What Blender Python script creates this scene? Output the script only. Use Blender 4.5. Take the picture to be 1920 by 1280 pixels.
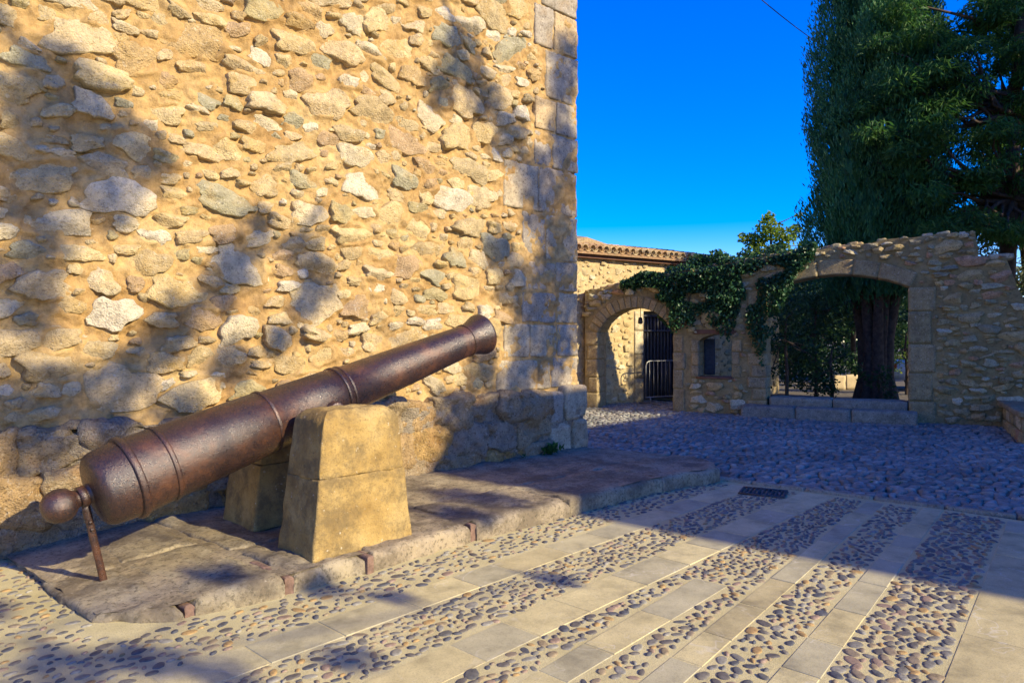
import bpy, bmesh, math, random
import numpy as np
from mathutils import Vector, Matrix, Quaternion
R = math.radians
scene = bpy.context.scene
for o in list(bpy.data.objects): bpy.data.objects.remove(o)

# ------------------------------------------------------------------ camera, sky, sun, exposure
cam_d = bpy.data.cameras.new('camera'); cam = bpy.data.objects.new('camera', cam_d)
scene.collection.objects.link(cam); scene.camera = cam
cam.location = (0, 0, 1.6); cam.rotation_euler = (R(90), 0, R(43 - 90))
cam_d.sensor_width = 36; cam_d.lens = 24.5; cam_d.shift_y = -0.0026
cam_d.clip_start = 0.05; cam_d.clip_end = 2000

SUN_AZ, SUN_EL = R(-81), R(26)
SUN = Vector((math.cos(SUN_EL) * math.cos(SUN_AZ), math.cos(SUN_EL) * math.sin(SUN_AZ), math.sin(SUN_EL)))
world = bpy.data.worlds.new('World'); scene.world = world; world.use_nodes = True
wn, wl = world.node_tree.nodes, world.node_tree.links
wn.clear()
sky = wn.new('ShaderNodeTexSky'); sky.sky_type = 'NISHITA'; sky.sun_disc = False
sky.sun_elevation = SUN_EL; sky.sun_rotation = math.atan2(SUN.x, SUN.y)
sky.ozone_density = 4.0; sky.dust_density = 0.2; sky.air_density = 1.0; sky.altitude = 300
hs = wn.new('ShaderNodeHueSaturation'); hs.inputs['Saturation'].default_value = 1.62
hs.inputs['Hue'].default_value = 0.525
bg = wn.new('ShaderNodeBackground'); bg.inputs['Strength'].default_value = 0.15
wo = wn.new('ShaderNodeOutputWorld')
tint = wn.new('ShaderNodeMix'); tint.data_type = 'RGBA'; tint.blend_type = 'MULTIPLY'; tint.inputs[0].default_value = 1.0
tint.inputs[7].default_value = (1.0, 0.90, 1.0, 1)
wl.new(sky.outputs[0], hs.inputs['Color']); wl.new(hs.outputs[0], tint.inputs[6]); wl.new(tint.outputs[2], bg.inputs['Color']); wl.new(bg.outputs[0], wo.inputs['Surface'])
sun_d = bpy.data.lights.new('sun', 'SUN'); sun_d.energy = 3.7; sun_d.angle = R(0.53); sun_d.color = (1.0, 0.86, 0.56)
sun_o = bpy.data.objects.new('sun', sun_d); scene.collection.objects.link(sun_o)
sun_o.rotation_euler = SUN.to_track_quat('Z', 'Y').to_euler(); sun_o.location = (5, -20, 20)
scene.view_settings.view_transform = 'Standard'; scene.view_settings.look = 'None'
scene.view_settings.exposure = 1.18; scene.view_settings.gamma = 1.0

# ------------------------------------------------------------------ helpers
rng = np.random.default_rng(7); random.seed(7)
COL = scene.collection
WM = {}
I4 = Matrix.Identity(4)

def link(o, M=I4, parent=None):
    COL.objects.link(o)
    WM[o.name] = M.copy()
    if parent is not None:
        o.parent = parent
        o.matrix_parent_inverse = WM[parent.name].inverted()
    o.matrix_basis = M
    return o

def mesh(name, V, F, m=None, smooth=True):
    me = bpy.data.meshes.new(name)
    V = np.asarray(V, dtype=np.float32)
    if isinstance(F, np.ndarray):
        k = F.shape[1]; n = len(F)
        me.vertices.add(len(V)); me.vertices.foreach_set('co', V.ravel())
        me.loops.add(n * k); me.loops.foreach_set('vertex_index', F.astype(np.int32).ravel())
        me.polygons.add(n); me.polygons.foreach_set('loop_start', np.arange(0, n * k, k, dtype=np.int32))
        me.update(calc_edges=True)
    else:
        me.from_pydata([tuple(map(float, v)) for v in V], [], [tuple(map(int, f)) for f in F]); me.update()
    if smooth: me.shade_smooth()
    if m: me.materials.append(m)
    return me

def obj(name, me, M=I4, parent=None): return link(bpy.data.objects.new(name, me), M, parent)
def empty(name, loc, label, cat, group=None):
    e = bpy.data.objects.new(name, None); e.empty_display_size = 0.2
    link(e, Matrix.Translation(Vector(loc))); return tag(e, label, cat, group)
def tag(o, label=None, cat=None, group=None, kind=None):
    if label: o['label'] = label
    if cat: o['category'] = cat
    if group: o['group'] = group
    if kind: o['kind'] = kind
    return o
def frame(origin, d):
    x = Vector((d[0], d[1], 0)).normalized(); y = Vector((0, 0, 1)); z = x.cross(y)
    M = Matrix((x, y, z)).transposed().to_4x4(); M.translation = Vector(origin); return M
def T(*a): return Matrix.Translation(Vector(a))
def S3(a, b, c): return Matrix.Diagonal((a, b, c, 1))
def RZ(a): return Matrix.Rotation(a, 4, 'Z')

def _h(i, j, k, s):
    n = (i * 374761393 + j * 668265263 + k * 2147483647 + s * 1274126177) & 0xffffffff
    n = ((n ^ (n >> 13)) * 1274126177) & 0xffffffff
    return ((n ^ (n >> 16)) & 0xffff) / 32767.5 - 1.0
def noise3(P, s=0):
    P = np.asarray(P, dtype=np.float64); I = np.floor(P).astype(np.int64); f = P - I
    u = f * f * f * (f * (f * 6 - 15) + 10); r = 0
    for dx in (0, 1):
        wx = u[:, 0] if dx else 1 - u[:, 0]
        for dy in (0, 1):
            wy = u[:, 1] if dy else 1 - u[:, 1]
            for dz in (0, 1):
                wz = u[:, 2] if dz else 1 - u[:, 2]
                r = r + wx * wy * wz * _h(I[:, 0] + dx, I[:, 1] + dy, I[:, 2] + dz, s)
    return r
def fbm(P, sc, oct=4, s=0, gain=0.5):
    P = np.asarray(P, dtype=np.float64) * sc; a = 1; r = 0
    for o in range(oct): r = r + a * noise3(P + 17.3 * o, s + o); P = P * 2.03; a *= gain
    return r

def grid_faces(nx, ny):
    i, j = np.meshgrid(np.arange(nx - 1), np.arange(ny - 1), indexing='ij'); a = (i * ny + j).ravel()
    return np.stack([a, a + ny, a + ny + 1, a + 1], 1)

def rbox_data(hx, hy, hz, r, nx, ny, nz, amp=0.0, sc=4.0, seed=0, taper=None, chip=0.0):
    """rounded box centred at the origin with noise-worn faces"""
    def lin(n): return np.linspace(-1, 1, n + 1)
    V, F = [], []
    def side(f, na, nb):
        a, b = np.meshgrid(lin(na), lin(nb), indexing='ij'); base = sum(len(v) for v in V)
        V.append(f(a.ravel(), b.ravel())); F.append(grid_faces(na + 1, nb + 1) + base)
    one = np.ones_like
    side(lambda a, b: np.stack([one(a), a, b], 1), ny, nz)
    side(lambda a, b: np.stack([-one(a), b, a], 1), nz, ny)
    side(lambda a, b: np.stack([b, one(a), a], 1), nz, nx)
    side(lambda a, b: np.stack([a, -one(a), b], 1), nx, nz)
    side(lambda a, b: np.stack([a, b, one(a)], 1), nx, ny)
    side(lambda a, b: np.stack([b, a, -one(a)], 1), ny, nx)
    V = np.concatenate(V); F = np.concatenate(F)
    key = np.round(V * 1e4).astype(np.int64); _, idx, inv = np.unique(key, axis=0, return_index=True, return_inverse=True)
    V = V[idx]; F = np.asarray(inv).ravel()[F]
    H = np.array([hx, hy, hz]); V = np.sign(V) * (np.abs(V) ** 0.8) * H
    q = np.clip(V, -(H - r), H - r); d = V - q; L = np.linalg.norm(d, axis=1, keepdims=True)
    N = np.where(L > 1e-9, d / np.maximum(L, 1e-9), 0)
    V = np.where(L > 1e-9, q + N * r, V)
    if amp:
        n = fbm(V + seed * 7.7, sc, 4, seed)[:, None]
        V = V + N * amp * n
        if chip:
            c = np.clip(fbm(V + seed * 3.1 + 50, sc * 0.8, 3, seed + 9) - 0.35, 0, 1)[:, None]
            V = V - N * chip * c
    if taper: V = taper(V)
    return V, F
def rbox(name, *a, m=None, **k):
    V, F = rbox_data(*a, **k); return mesh(name, V, F, m)

def stone_data(n, rings, g, irr=0.14, sq=None, rough=0.10, chisel=0):
    """unit rubble stone lying in the xy plane, z up: outline radius ~0.5"""
    th = np.linspace(0, 2 * np.pi, n, endpoint=False) + g.uniform(0, 6)
    e = sq if sq else g.uniform(2.2, 4.5)
    c, s = np.cos(th), np.sin(th)
    rr = 0.5 / (np.abs(c) ** e + np.abs(s) ** e) ** (1 / e)
    ph = g.uniform(0, 9, 4)
    rr = rr * (1 + irr * (np.sin(2 * th + ph[0]) * .4 + np.sin(3 * th + ph[1]) * .5 + np.sin(5 * th + ph[2]) * .35) + irr * .5 * g.uniform(-1, 1, n))
    V = []
    for (k, z) in rings:
        x, y = c * rr * k, s * rr * k
        zz = z + rough * fbm(np.stack([x * 1.3 + ph[0], y * 1.3 + ph[1], np.full(n, ph[2])], 1), 3.0, 3) * (k < .97) + (x * (ph[3] - 4.5) * .06)
        V.append(np.stack([x, y, zz], 1))
    V = np.concatenate(V + [np.array([[0, 0, rings[-1][1] * 1.0]])])
    for _ in range(chisel):                                   # split faces: cut the top with random planes
        a = g.uniform(0, 6.283); k = g.uniform(.5, 1.7); z0 = g.uniform(.75, 1.1)
        pl = z0 - k * (V[:, 0] * np.cos(a) + V[:, 1] * np.sin(a) - g.uniform(-.05, .25))
        V[:, 2] = np.where(V[:, 2] > .1, np.minimum(V[:, 2], np.maximum(pl, .12)), V[:, 2])
    F = []
    for k in range(len(rings) - 1):
        for i in range(n):
            a, b = k * n + i, k * n + (i + 1) % n
            F += [(a, b, b + n), (a, b + n, a + n)]
    o = (len(rings) - 1) * n
    F += [(o + i, o + (i + 1) % n, len(V) - 1) for i in range(n)]
    return V, np.array(F)
RING_HI = [(1.0, -1.0), (1.0, 0.25), (.98, .68), (.92, .92), (.66, 1.0), (.33, 1.0)]
RING_LO = [(1.0, -.8), (.99, .35), (.86, .9), (.5, 1.02)]

def apply(V, M): return (np.c_[V, np.ones(len(V))] @ np.array(M).T)[:, :3]
class Bag:
    def __init__(s): s.V = []; s.F = []; s.n = 0
    def add(s, V, F): s.V.append(V); s.F.append(np.asarray(F) + s.n); s.n += len(V)
    def mesh(s, name, m, smooth=True): return mesh(name, np.concatenate(s.V), np.concatenate(s.F), m, smooth)

def tube_data(pts, rad, n=8, cap=True):
    P = [Vector(p) for p in pts]; V = []; F = []
    if not hasattr(rad, '__len__'): rad = [rad] * len(P)
    t0 = (P[1] - P[0]).normalized(); up = t0.orthogonal().normalized()
    for i, p in enumerate(P):
        t = ((P[min(i + 1, len(P) - 1)] - P[max(i - 1, 0)])).normalized()
        up = (up - t * up.dot(t)).normalized(); w = t.cross(up)
        for k in range(n):
            a = 2 * math.pi * k / n; V.append(p + (up * math.cos(a) + w * math.sin(a)) * rad[i])
    for i in range(len(P) - 1):
        for k in range(n):
            a, b = i * n + k, i * n + (k + 1) % n; F.append((a, b, b + n, a + n))
    V = np.array([tuple(v) for v in V])
    return V, np.array(F)
def tube(name, pts, rad, m, parent=None, n=8):
    V, F = tube_data(pts, rad, n); F = list(map(tuple, F)); F.append(tuple(range(n))[::-1]); F.append(tuple(range(len(V) - n, len(V))))
    return obj(name, mesh(name, V, F, m), I4, parent)

def lathe(name, prof, m, n=48):
    """profile of (x, r) turned about the x axis"""
    V = []; F = []
    for (x, r) in prof:
        for k in range(n):
            a = 2 * math.pi * k / n; V.append((x, r * math.cos(a), r * math.sin(a)))
    for i in range(len(prof) - 1):
        for k in range(n):
            a, b = i * n + k, i * n + (k + 1) % n; F.append((a, b, b + n, a + n))
    return mesh(name, V, F, m)

def leaves_data(C, size, g, aspect=0.5, D=None, dj=0.6):
    """one folded pointed leaf (two triangles each side of a midrib) per centre; D = preferred direction of growth"""
    n = len(C); d = g.normal(size=(n, 3))
    if D is not None: d = d * dj + D
    d /= np.linalg.norm(d, axis=1, keepdims=True)
    r = g.normal(size=(n, 3)); w = np.cross(d, r); w /= np.linalg.norm(w, axis=1, keepdims=True) + 1e-9; u = np.cross(w, d)
    L = (size * g.uniform(.6, 1.35, n))[:, None]; W = L * aspect
    a = C - d * L * .5; b = C + d * L * .5; c1 = C + w * W * .5 + u * W * .14; c2 = C - w * W * .5 + u * W * .14
    V = np.stack([a, c1, b, c2], 1).reshape(-1, 3); i = np.arange(n) * 4
    F = np.concatenate([np.stack([i, i + 1, i + 2], 1), np.stack([i, i + 2, i + 3], 1)])
    return V, F

# ------------------------------------------------------------------ materials
class NT:
    def __init__(s, name):
        s.m = bpy.data.materials.new(name); s.m.use_nodes = True; s.t = s.m.node_tree; s.N = s.t.nodes; s.L = s.t.links
        s.b = s.N['Principled BSDF']; s.pos = s.N.new('ShaderNodeNewGeometry').outputs['Position']
    def set(s, i, v):
        if hasattr(v, 'is_output'): s.L.new(v, i)
        elif isinstance(v, (tuple, list)): i.default_value = (*v, 1) if len(v) == 3 and len(i.default_value) == 4 else v
        else: i.default_value = v
    def noise(s, sc, det=6, rough=.6, vec=None, out='Fac', dist=0):
        n = s.N.new('ShaderNodeTexNoise'); n.inputs['Scale'].default_value = sc; n.inputs['Detail'].default_value = det
        n.inputs['Roughness'].default_value = rough; n.inputs['Distortion'].default_value = dist
        s.L.new(vec if vec is not None else s.pos, n.inputs['Vector']); return n.outputs[out]
    def vor(s, sc, feat='F1', vec=None, out='Distance'):
        n = s.N.new('ShaderNodeTexVoronoi'); n.feature = feat; n.inputs['Scale'].default_value = sc
        s.L.new(vec if vec is not None else s.pos, n.inputs['Vector']); return n.outputs[out]
    def ramp(s, f, stops, interp='LINEAR'):
        n = s.N.new('ShaderNodeValToRGB'); n.color_ramp.interpolation = interp; e = n.color_ramp.elements
        while len(e) < len(stops): e.new(0.5)
        for el, (p, c) in zip(e, stops): el.position = p; el.color = (*c, 1) if hasattr(c, '__len__') else (c, c, c, 1)
        s.set(n.inputs[0], f); return n.outputs[0]
    def mix(s, f, a, b, mode='MIX'):
        n = s.N.new('ShaderNodeMix'); n.data_type = 'RGBA'; n.blend_type = mode
        s.set(n.inputs[0], f); s.set(n.inputs[6], a); s.set(n.inputs[7], b); return n.outputs[2]
    def math(s, op, a, b=0.0, c=0.0, clamp=False):
        n = s.N.new('ShaderNodeMath'); n.operation = op; n.use_clamp = clamp
        s.set(n.inputs[0], a); s.set(n.inputs[1], b); s.set(n.inputs[2], c); return n.outputs[0]
    def scale(s, v):
        n = s.N.new('ShaderNodeMapping'); n.inputs['Scale'].default_value = v; s.L.new(s.pos, n.inputs['Vector']); return n.outputs[0]
    def rand(s):
        a = s.N.new('ShaderNodeObjectInfo').outputs['Random']; b = s.N.new('ShaderNodeNewGeometry').outputs['Random Per Island']
        return s.math('FRACT', s.math('ADD', s.math('MULTIPLY', a, 7.31), b))
    def bump(s, h, strength=.5, dist=.01, nrm=None):
        n = s.N.new('ShaderNodeBump'); n.inputs['Strength'].default_value = strength; n.inputs['Distance'].default_value = dist
        s.set(n.inputs['Height'], h)
        if nrm is not None: s.L.new(nrm, n.inputs['Normal'])
        return n.outputs[0]
    def out(s, col, rough=.85, nrm=None, spec=.3, **k):
        s.set(s.b.inputs['Base Color'], col); s.set(s.b.inputs['Roughness'], rough); s.set(s.b.inputs['Specular IOR Level'], spec)
        if nrm is not None: s.L.new(nrm, s.b.inputs['Normal'])
        for kk, v in k.items(): s.set(s.b.inputs[kk.replace('_', ' ')], v)
        return s.m

def rubble_mat(name, palette, stain=(.34, .2, .07), bump=.7, bd=.012, pit=.8):
    t = NT(name)
    n = len(palette); c = t.ramp(t.rand(), [(i / n, p) for i, p in enumerate(palette)], 'CONSTANT')
    big = t.noise(9, 8, .65); c = t.mix(t.ramp(big, [(.3, .62), (.5, 1.0), (.72, 1.25)]), (0, 0, 0), c, 'MULTIPLY') if 0 else t.mix(1.0, c, t.ramp(big, [(.28, .6), (.5, .98), (.75, 1.3)]), 'MULTIPLY')
    c = t.mix(t.ramp(t.noise(3.1, 5, .6), [(.52, 0), (.7, .6)]), c, stain)
    fine = t.noise(42, 9, .74); c = t.mix(t.ramp(fine, [(.37, pit), (.48, 0)]), c, (.10, .068, .04))
    c = t.mix(t.ramp(t.noise(30, 5, .6), [(.58, 0), (.72, .55)]), c, (.64, .57, .43))
    h = t.math('ADD', t.math('MULTIPLY', t.noise(24, 9, .72), 1.2), t.math('MULTIPLY', t.vor(70), .35))
    h = t.math('ADD', h, t.math('MULTIPLY', t.ramp(t.vor(26), [(.08, 0), (.25, 1)]), .25))
    return t.out(c, .9, t.bump(h, bump, bd), .2)

def mortar_mat(name, a, b, c2, bump=.6, bd=.012):
    t = NT(name)
    c = t.ramp(t.noise(1.7, 7, .6), [(.3, a), (.52, b), (.72, c2)])
    c = t.mix(1.0, c, t.ramp(t.noise(13, 9, .74), [(.3, .55), (.5, 1.0), (.7, 1.25)]), 'MULTIPLY')
    c = t.mix(t.ramp(t.vor(90), [(.06, .55), (.16, 0)]), c, (.12, .075, .04))
    c = t.mix(t.ramp(t.noise(48, 4, .6), [(.66, 0), (.74, .5)]), c, (.6, .52, .4))
    h = t.math('ADD', t.noise(16, 9, .75), t.math('MULTIPLY', t.noise(110, 4, .6), .35))
    return t.out(c, .93, t.bump(h, bump, bd), .15)

M = {}
M['mortar'] = mortar_mat('ochre_mortar', (.35, .205, .075), (.48, .31, .125), (.55, .395, .185), .95, .022)
M['rubble'] = rubble_mat('rubble_stone', [(.50, .37, .19), (.54, .42, .24), (.46, .34, .17), (.57, .46, .28), (.48, .33, .15), (.42, .34, .17), (.54, .40, .19), (.56, .46, .29), (.55, .41, .22), (.44, .30, .16), (.50, .38, .21), (.36, .32, .2), (.58, .44, .22), (.60, .51, .36), (.47, .36, .19), (.53, .39, .19)], (.46, .29, .085), .95, .022, .5)
M['quoin'] = rubble_mat('quoin_stone', [(.40, .31, .2), (.36, .3, .21), (.45, .33, .18), (.33, .28, .21), (.42, .34, .22)], (.3, .2, .1), .35, .008)
M['plinth'] = rubble_mat('plinth_stone', [(.42, .28, .13), (.36, .27, .16), (.45, .29, .11), (.33, .27, .19), (.40, .3, .17)], (.38, .19, .06), 1.0, .035)
M['archrub'] = rubble_mat('arch_wall_stone', [(.52, .40, .19), (.43, .36, .19), (.57, .43, .2), (.36, .31, .18), (.54, .32, .17), (.62, .54, .34), (.46, .36, .17), (.47, .42, .25)], (.31, .2, .09), .9, .02)
M['archmortar'] = mortar_mat('arch_wall_mortar', (.25, .185, .085), (.33, .25, .115), (.40, .31, .155), .9, .02)
M['dressed'] = rubble_mat('dressed_arch_stone', [(.38, .29, .14), (.33, .26, .125), (.42, .31, .15), (.35, .28, .155)], (.2, .14, .075), .7, .015)
M['facrub'] = rubble_mat('facade_stone', [(.52, .42, .24), (.47, .38, .22), (.58, .5, .34), (.42, .33, .18), (.54, .4, .2)], (.4, .27, .11), .6)
M['facmortar'] = mortar_mat('facade_mortar', (.42, .31, .16), (.5, .38, .2), (.56, .45, .26))

def slab_mat():
    t = NT('paving_slab')
    c = t.ramp(t.rand(), [(0, (.56, .48, .245)), (.25, (.45, .375, .19)), (.5, (.60, .51, .26)), (.75, (.43, .385, .235))], 'LINEAR')
    c = t.mix(1.0, c, t.ramp(t.noise(3.1, 8, .68), [(.32, .58), (.5, .98), (.68, 1.2)]), 'MULTIPLY')
    c = t.mix(t.ramp(t.noise(160, 3, .6), [(.36, .4), (.5, 0)]), c, (.2, .16, .1))
    v = t.ramp(t.noise(2.1, 3, .55, dist=1.4), [(.49, 0), (.498, .4), (.502, .4), (.51, 0)])
    v = t.math('MULTIPLY', v, t.ramp(t.noise(1.1, 2), [(.44, 0), (.58, 1)])); c = t.mix(v, c, (.68, .63, .52))
    h = t.math('ADD', t.noise(9, 6, .6), t.math('MULTIPLY', t.noise(140, 4, .7), .3))
    return t.out(c, t.ramp(t.noise(6), [(.3, .5), (.7, .75)]), t.bump(h, .35, .006), .35)
M['slab'] = slab_mat()
def bed_mat():
    t = NT('sandy_bedding_mortar')
    c = t.ramp(t.noise(3, 7, .65), [(.3, (.49, .42, .205)), (.55, (.59, .51, .265)), (.75, (.64, .56, .31))])
    c = t.mix(t.ramp(t.noise(230, 3, .7), [(.36, .7), (.5, 0)]), c, (.2, .15, .095))
    c = t.mix(t.ramp(t.noise(190, 3, .7), [(.6, 0), (.7, .5)]), c, (.66, .6, .5))
    h = t.math('ADD', t.noise(28, 7, .7), t.math('MULTIPLY', t.noise(200, 3, .7), .5))
    return t.out(c, .9, t.bump(h, .6, .008), .2)
M['bed'] = bed_mat()
def pebble_mat():
    t = NT('river_pebble')
    pal = [(.165, .145, .115), (.23, .18, .12), (.115, .11, .10), (.28, .215, .125), (.18, .165, .135), (.34, .22, .09), (.12, .105, .09), (.26, .24, .19), (.09, .09, .095), (.27, .19, .135), (.19, .175, .145)]
    c = t.ramp(t.rand(), [(i / len(pal), p) for i, p in enumerate(pal)], 'CONSTANT')
    c = t.mix(1.0, c, t.ramp(t.noise(40, 5, .6), [(.3, .7), (.7, 1.3)]), 'MULTIPLY')
    return t.out(c, t.ramp(t.noise(60), [(.3, .48), (.7, .75)]), t.bump(t.noise(90, 6, .7), .5, .005), .3)
M['pebble'] = pebble_mat()
def cobble_mat():
    t = NT('courtyard_cobble')
    pal = [(.30, .285, .24), (.25, .245, .215), (.35, .33, .27), (.28, .25, .205), (.22, .225, .205), (.40, .38, .32)]
    c = t.ramp(t.rand(), [(i / len(pal), p) for i, p in enumerate(pal)], 'CONSTANT')
    c = t.mix(1.0, c, t.ramp(t.noise(16, 7, .7), [(.3, .6), (.55, 1), (.75, 1.3)]), 'MULTIPLY')
    c = t.mix(1.0, c, t.ramp(t.noise(.8, 3, .6), [(.35, .8), (.65, 1.12)]), 'MULTIPLY')
    return t.out(c, t.ramp(t.noise(20), [(.3, .5), (.7, .78)]), t.bump(t.noise(45, 8, .7), .8, .016), .35)
M['cobble'] = cobble_mat()
def soil_mat():
    t = NT('gritty_earth')
    c = t.ramp(t.noise(8, 8, .7), [(.3, (.10, .085, .065)), (.6, (.18, .155, .12)), (.8, (.25, .21, .16))])
    return t.out(c, .95, t.bump(t.noise(60, 6, .7), .7, .01), .1)
M['soil'] = soil_mat()
def plat_mat():
    t = NT('worn_platform_stone')
    c = t.ramp(t.rand(), [(0, (.36, .30, .19)), (.3, (.40, .32, .2)), (.6, (.32, .275, .19)), (.85, (.37, .29, .19))])
    c = t.mix(t.ramp(t.noise(2.6, 10, .74), [(.42, 0), (.58, .85)]), c, (.14, .11, .075))
    c = t.mix(t.ramp(t.noise(1.5, 5, .6), [(.55, 0), (.72, .5)]), c, (.46, .36, .2))
    c = t.mix(t.ramp(t.noise(34, 9, .75), [(.38, .8), (.49, 0)]), c, (.085, .07, .045))
    c = t.mix(t.ramp(t.noise(38, 6, .7), [(.6, 0), (.72, .5)]), c, (.55, .5, .4))
    h = t.math('ADD', t.noise(18, 9, .75), t.math('MULTIPLY', t.noise(90, 5, .7), .4))
    return t.out(c, .88, t.bump(h, .7, .014), .2)
M['plat'] = plat_mat()
def pillar_mat():
    t = NT('ochre_sandstone')
    c = t.ramp(t.noise(3.2, 7, .6), [(.3, (.27, .17, .055)), (.5, (.41, .275, .095)), (.7, (.47, .34, .14))])
    c = t.mix(t.ramp(t.noise(4.2, 9, .74), [(.44, 0), (.6, .85)]), c, (.17, .12, .055))
    c = t.mix(t.ramp(t.noise(75, 5, .7), [(.33, .7), (.45, 0)]), c, (.16, .11, .055))
    c = t.mix(t.ramp(t.noise(26, 4, .6), [(.66, 0), (.72, .6)]), c, (.62, .55, .42))
    h = t.math('ADD', t.noise(22, 8, .7), t.math('MULTIPLY', t.ramp(t.vor(45), [(.05, 0), (.2, 1)]), .3))
    return t.out(c, .9, t.bump(h, .85, .02), .2)
M['pillar'] = pillar_mat()
def iron_mat(name, a, b, c3, rough=(.3, .5), bs=.5):
    t = NT(name)
    c = t.ramp(t.noise(3.2, 9, .72), [(.36, a), (.52, b), (.66, c3)])
    c = t.mix(t.ramp(t.noise(17, 6, .7), [(.55, 0), (.68, .6)]), c, a)
    c = t.mix(t.ramp(t.noise(110, 5, .7), [(.52, 0), (.66, .55)]), c, (.17, .07, .03))
    h = t.math('ADD', t.noise(150, 5, .7), t.math('MULTIPLY', t.noise(30, 6, .6), .6))
    return t.out(c, t.ramp(t.noise(45, 6, .7), [(.3, rough[0]), (.7, rough[1])]), t.bump(h, bs, .006), .9, Metallic=.2)
M['iron'] = iron_mat('rusty_cannon_iron', (.014, .012, .017), (.04, .021, .018), (.12, .05, .026), (.2, .42), .6)
M['iron_dark'] = iron_mat('black_gate_iron', (.018, .018, .02), (.024, .022, .022), (.03, .026, .024), (.4, .6), .2)
def plain(name, col, rough=.8, var=.2, sc=12, spec=.3, bump=.2, **k):
    t = NT(name)
    c = t.mix(1.0, col, t.ramp(t.noise(sc, 6, .65), [(.3, 1 - var), (.7, 1 + var)]), 'MULTIPLY')
    return t.out(c, rough, t.bump(t.noise(sc * 4, 5), bump, .006), spec, **k)
M['brick'] = plain('red_brick', (.20, .125, .092), .9, .4, 18, .2, .6)
M['tile'] = rubble_mat('roof_tile', [(.42, .27, .14), (.48, .33, .17), (.36, .22, .12), (.5, .38, .22), (.4, .3, .18)], (.2, .15, .1), .3, .005)
M['steel'] = plain('galvanised_steel', (.25, .255, .26), .45, .2, 20, .5, .1, Metallic=.7)
M['yellow'] = plain('yellow_sheet', (.62, .36, .03), .5, .1)
M['wood_dark'] = plain('dark_shutter_paint', (.05, .055, .07), .6, .3)
M['wood_red'] = plain('reddish_timber', (.17, .085, .055), .8, .3)
M['bark'] = plain('grey_brown_bark', (.085, .062, .045), .95, .4, 10, .1, .9)
M['pale_stone'] = rubble_mat('pale_bench_stone', [(.31, .285, .22), (.34, .31, .23), (.28, .26, .205)], (.16, .15, .10), .8, .018)
M['render'] = plain('pale_render', (.55, .47, .33), .9, .15, 4)
M['house_roof'] = plain('terracotta', (.36, .17, .09), .9, .3, 8)
M['glass'] = plain('window_glass', (.02, .025, .03), .08, .05, 3, .6, 0)
M['car_paint'] = plain('white_car_paint', (.8, .8, .8), .25, .03, 3, .5, 0)
M['rubber'] = plain('black_rubber', (.02, .02, .02), .8, .1)
M['sand'] = plain('pale_sandy_wall', (.55, .43, .26), .9, .15, 5)
def leaf_mat(name, a, b, c3, tr=.35, rough=.55):
    t = NT(name)
    c = t.ramp(t.rand(), [(0, a), (.5, b), (1, c3)])
    c = t.mix(1.0, c, t.ramp(t.noise(1.3, 3, .6), [(.3, .7), (.7, 1.3)]), 'MULTIPLY')
    m = t.out(c, rough, None, .3)
    tr_n = t.N.new('ShaderNodeBsdfTranslucent'); t.L.new(c, tr_n.inputs['Color'])
    mx = t.N.new('ShaderNodeMixShader'); mx.inputs[0].default_value = tr
    t.L.new(t.b.outputs[0], mx.inputs[1]); t.L.new(tr_n.outputs[0], mx.inputs[2]); t.L.new(mx.outputs[0], t.N['Material Output'].inputs['Surface'])
    return m
M['cypress'] = leaf_mat('cypress_scale_leaf', (.024, .105, .036), (.04, .145, .042), (.075, .19, .05), .25)
M['feather'] = leaf_mat('feathery_leaf', (.03, .11, .022), (.055, .15, .03), (.10, .20, .035), .45)
M['ivy'] = leaf_mat('ivy_leaf', (.022, .07, .028), (.034, .095, .036), (.055, .125, .04), .25, .4)
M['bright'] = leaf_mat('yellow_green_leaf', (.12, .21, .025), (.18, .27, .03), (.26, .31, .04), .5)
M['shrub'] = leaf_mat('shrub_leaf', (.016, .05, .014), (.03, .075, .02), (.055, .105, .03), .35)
M['grey_leaf'] = leaf_mat('grey_green_leaf', (.07, .1, .05), (.1, .13, .06), (.15, .17, .08), .3)
M['weed'] = leaf_mat('weed_leaf', (.04, .1, .02), (.06, .14, .03), (.09, .16, .03), .35)

# ------------------------------------------------------------------ the setting: ground, paving, cobbles
def sheet(name, x0, x1, y0, y1, z, m, nx=2, ny=2, amp=0, sc=1):
    x, y = np.meshgrid(np.linspace(x0, x1, nx), np.linspace(y0, y1, ny), indexing='ij')
    P = np.stack([x.ravel(), y.ravel(), np.full(x.size, z)], 1)
    if amp: P[:, 2] += amp * fbm(P, sc, 4)
    return obj(name, mesh(name, P, grid_faces(nx, ny), m))
ground = tag(sheet('ground', -300, 300, -300, 300, -0.045, M['soil']), kind='structure')
CAMF = np.array([math.cos(R(43)), math.sin(R(43))]); CAMR = np.array([math.sin(R(43)), -math.cos(R(43))])
def view(x, y, z=0.0):
    d = x * CAMF[0] + y * CAMF[1]; u = x * CAMR[0] + y * CAMR[1]
    return d, 960 + 1307 * u / max(d, .01), 635 - 1307 * (z - 1.6) / max(d, .01)
def inview(x, y, z=0.0, pad=0):
    d, px, py = view(x, y, z); return d > .5 and -pad < px < 1920 + pad and -pad < py < 1280 + pad

FAR = lambda y: 7.62 - .1 * (y - 1.7)                       # far edge of the paved terrace
paving = tag(sheet('paving', -4, 7.55, -4, 6.3, 0.0, M['bed'], 260, 230, .0012, 3), kind='structure')
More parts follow.
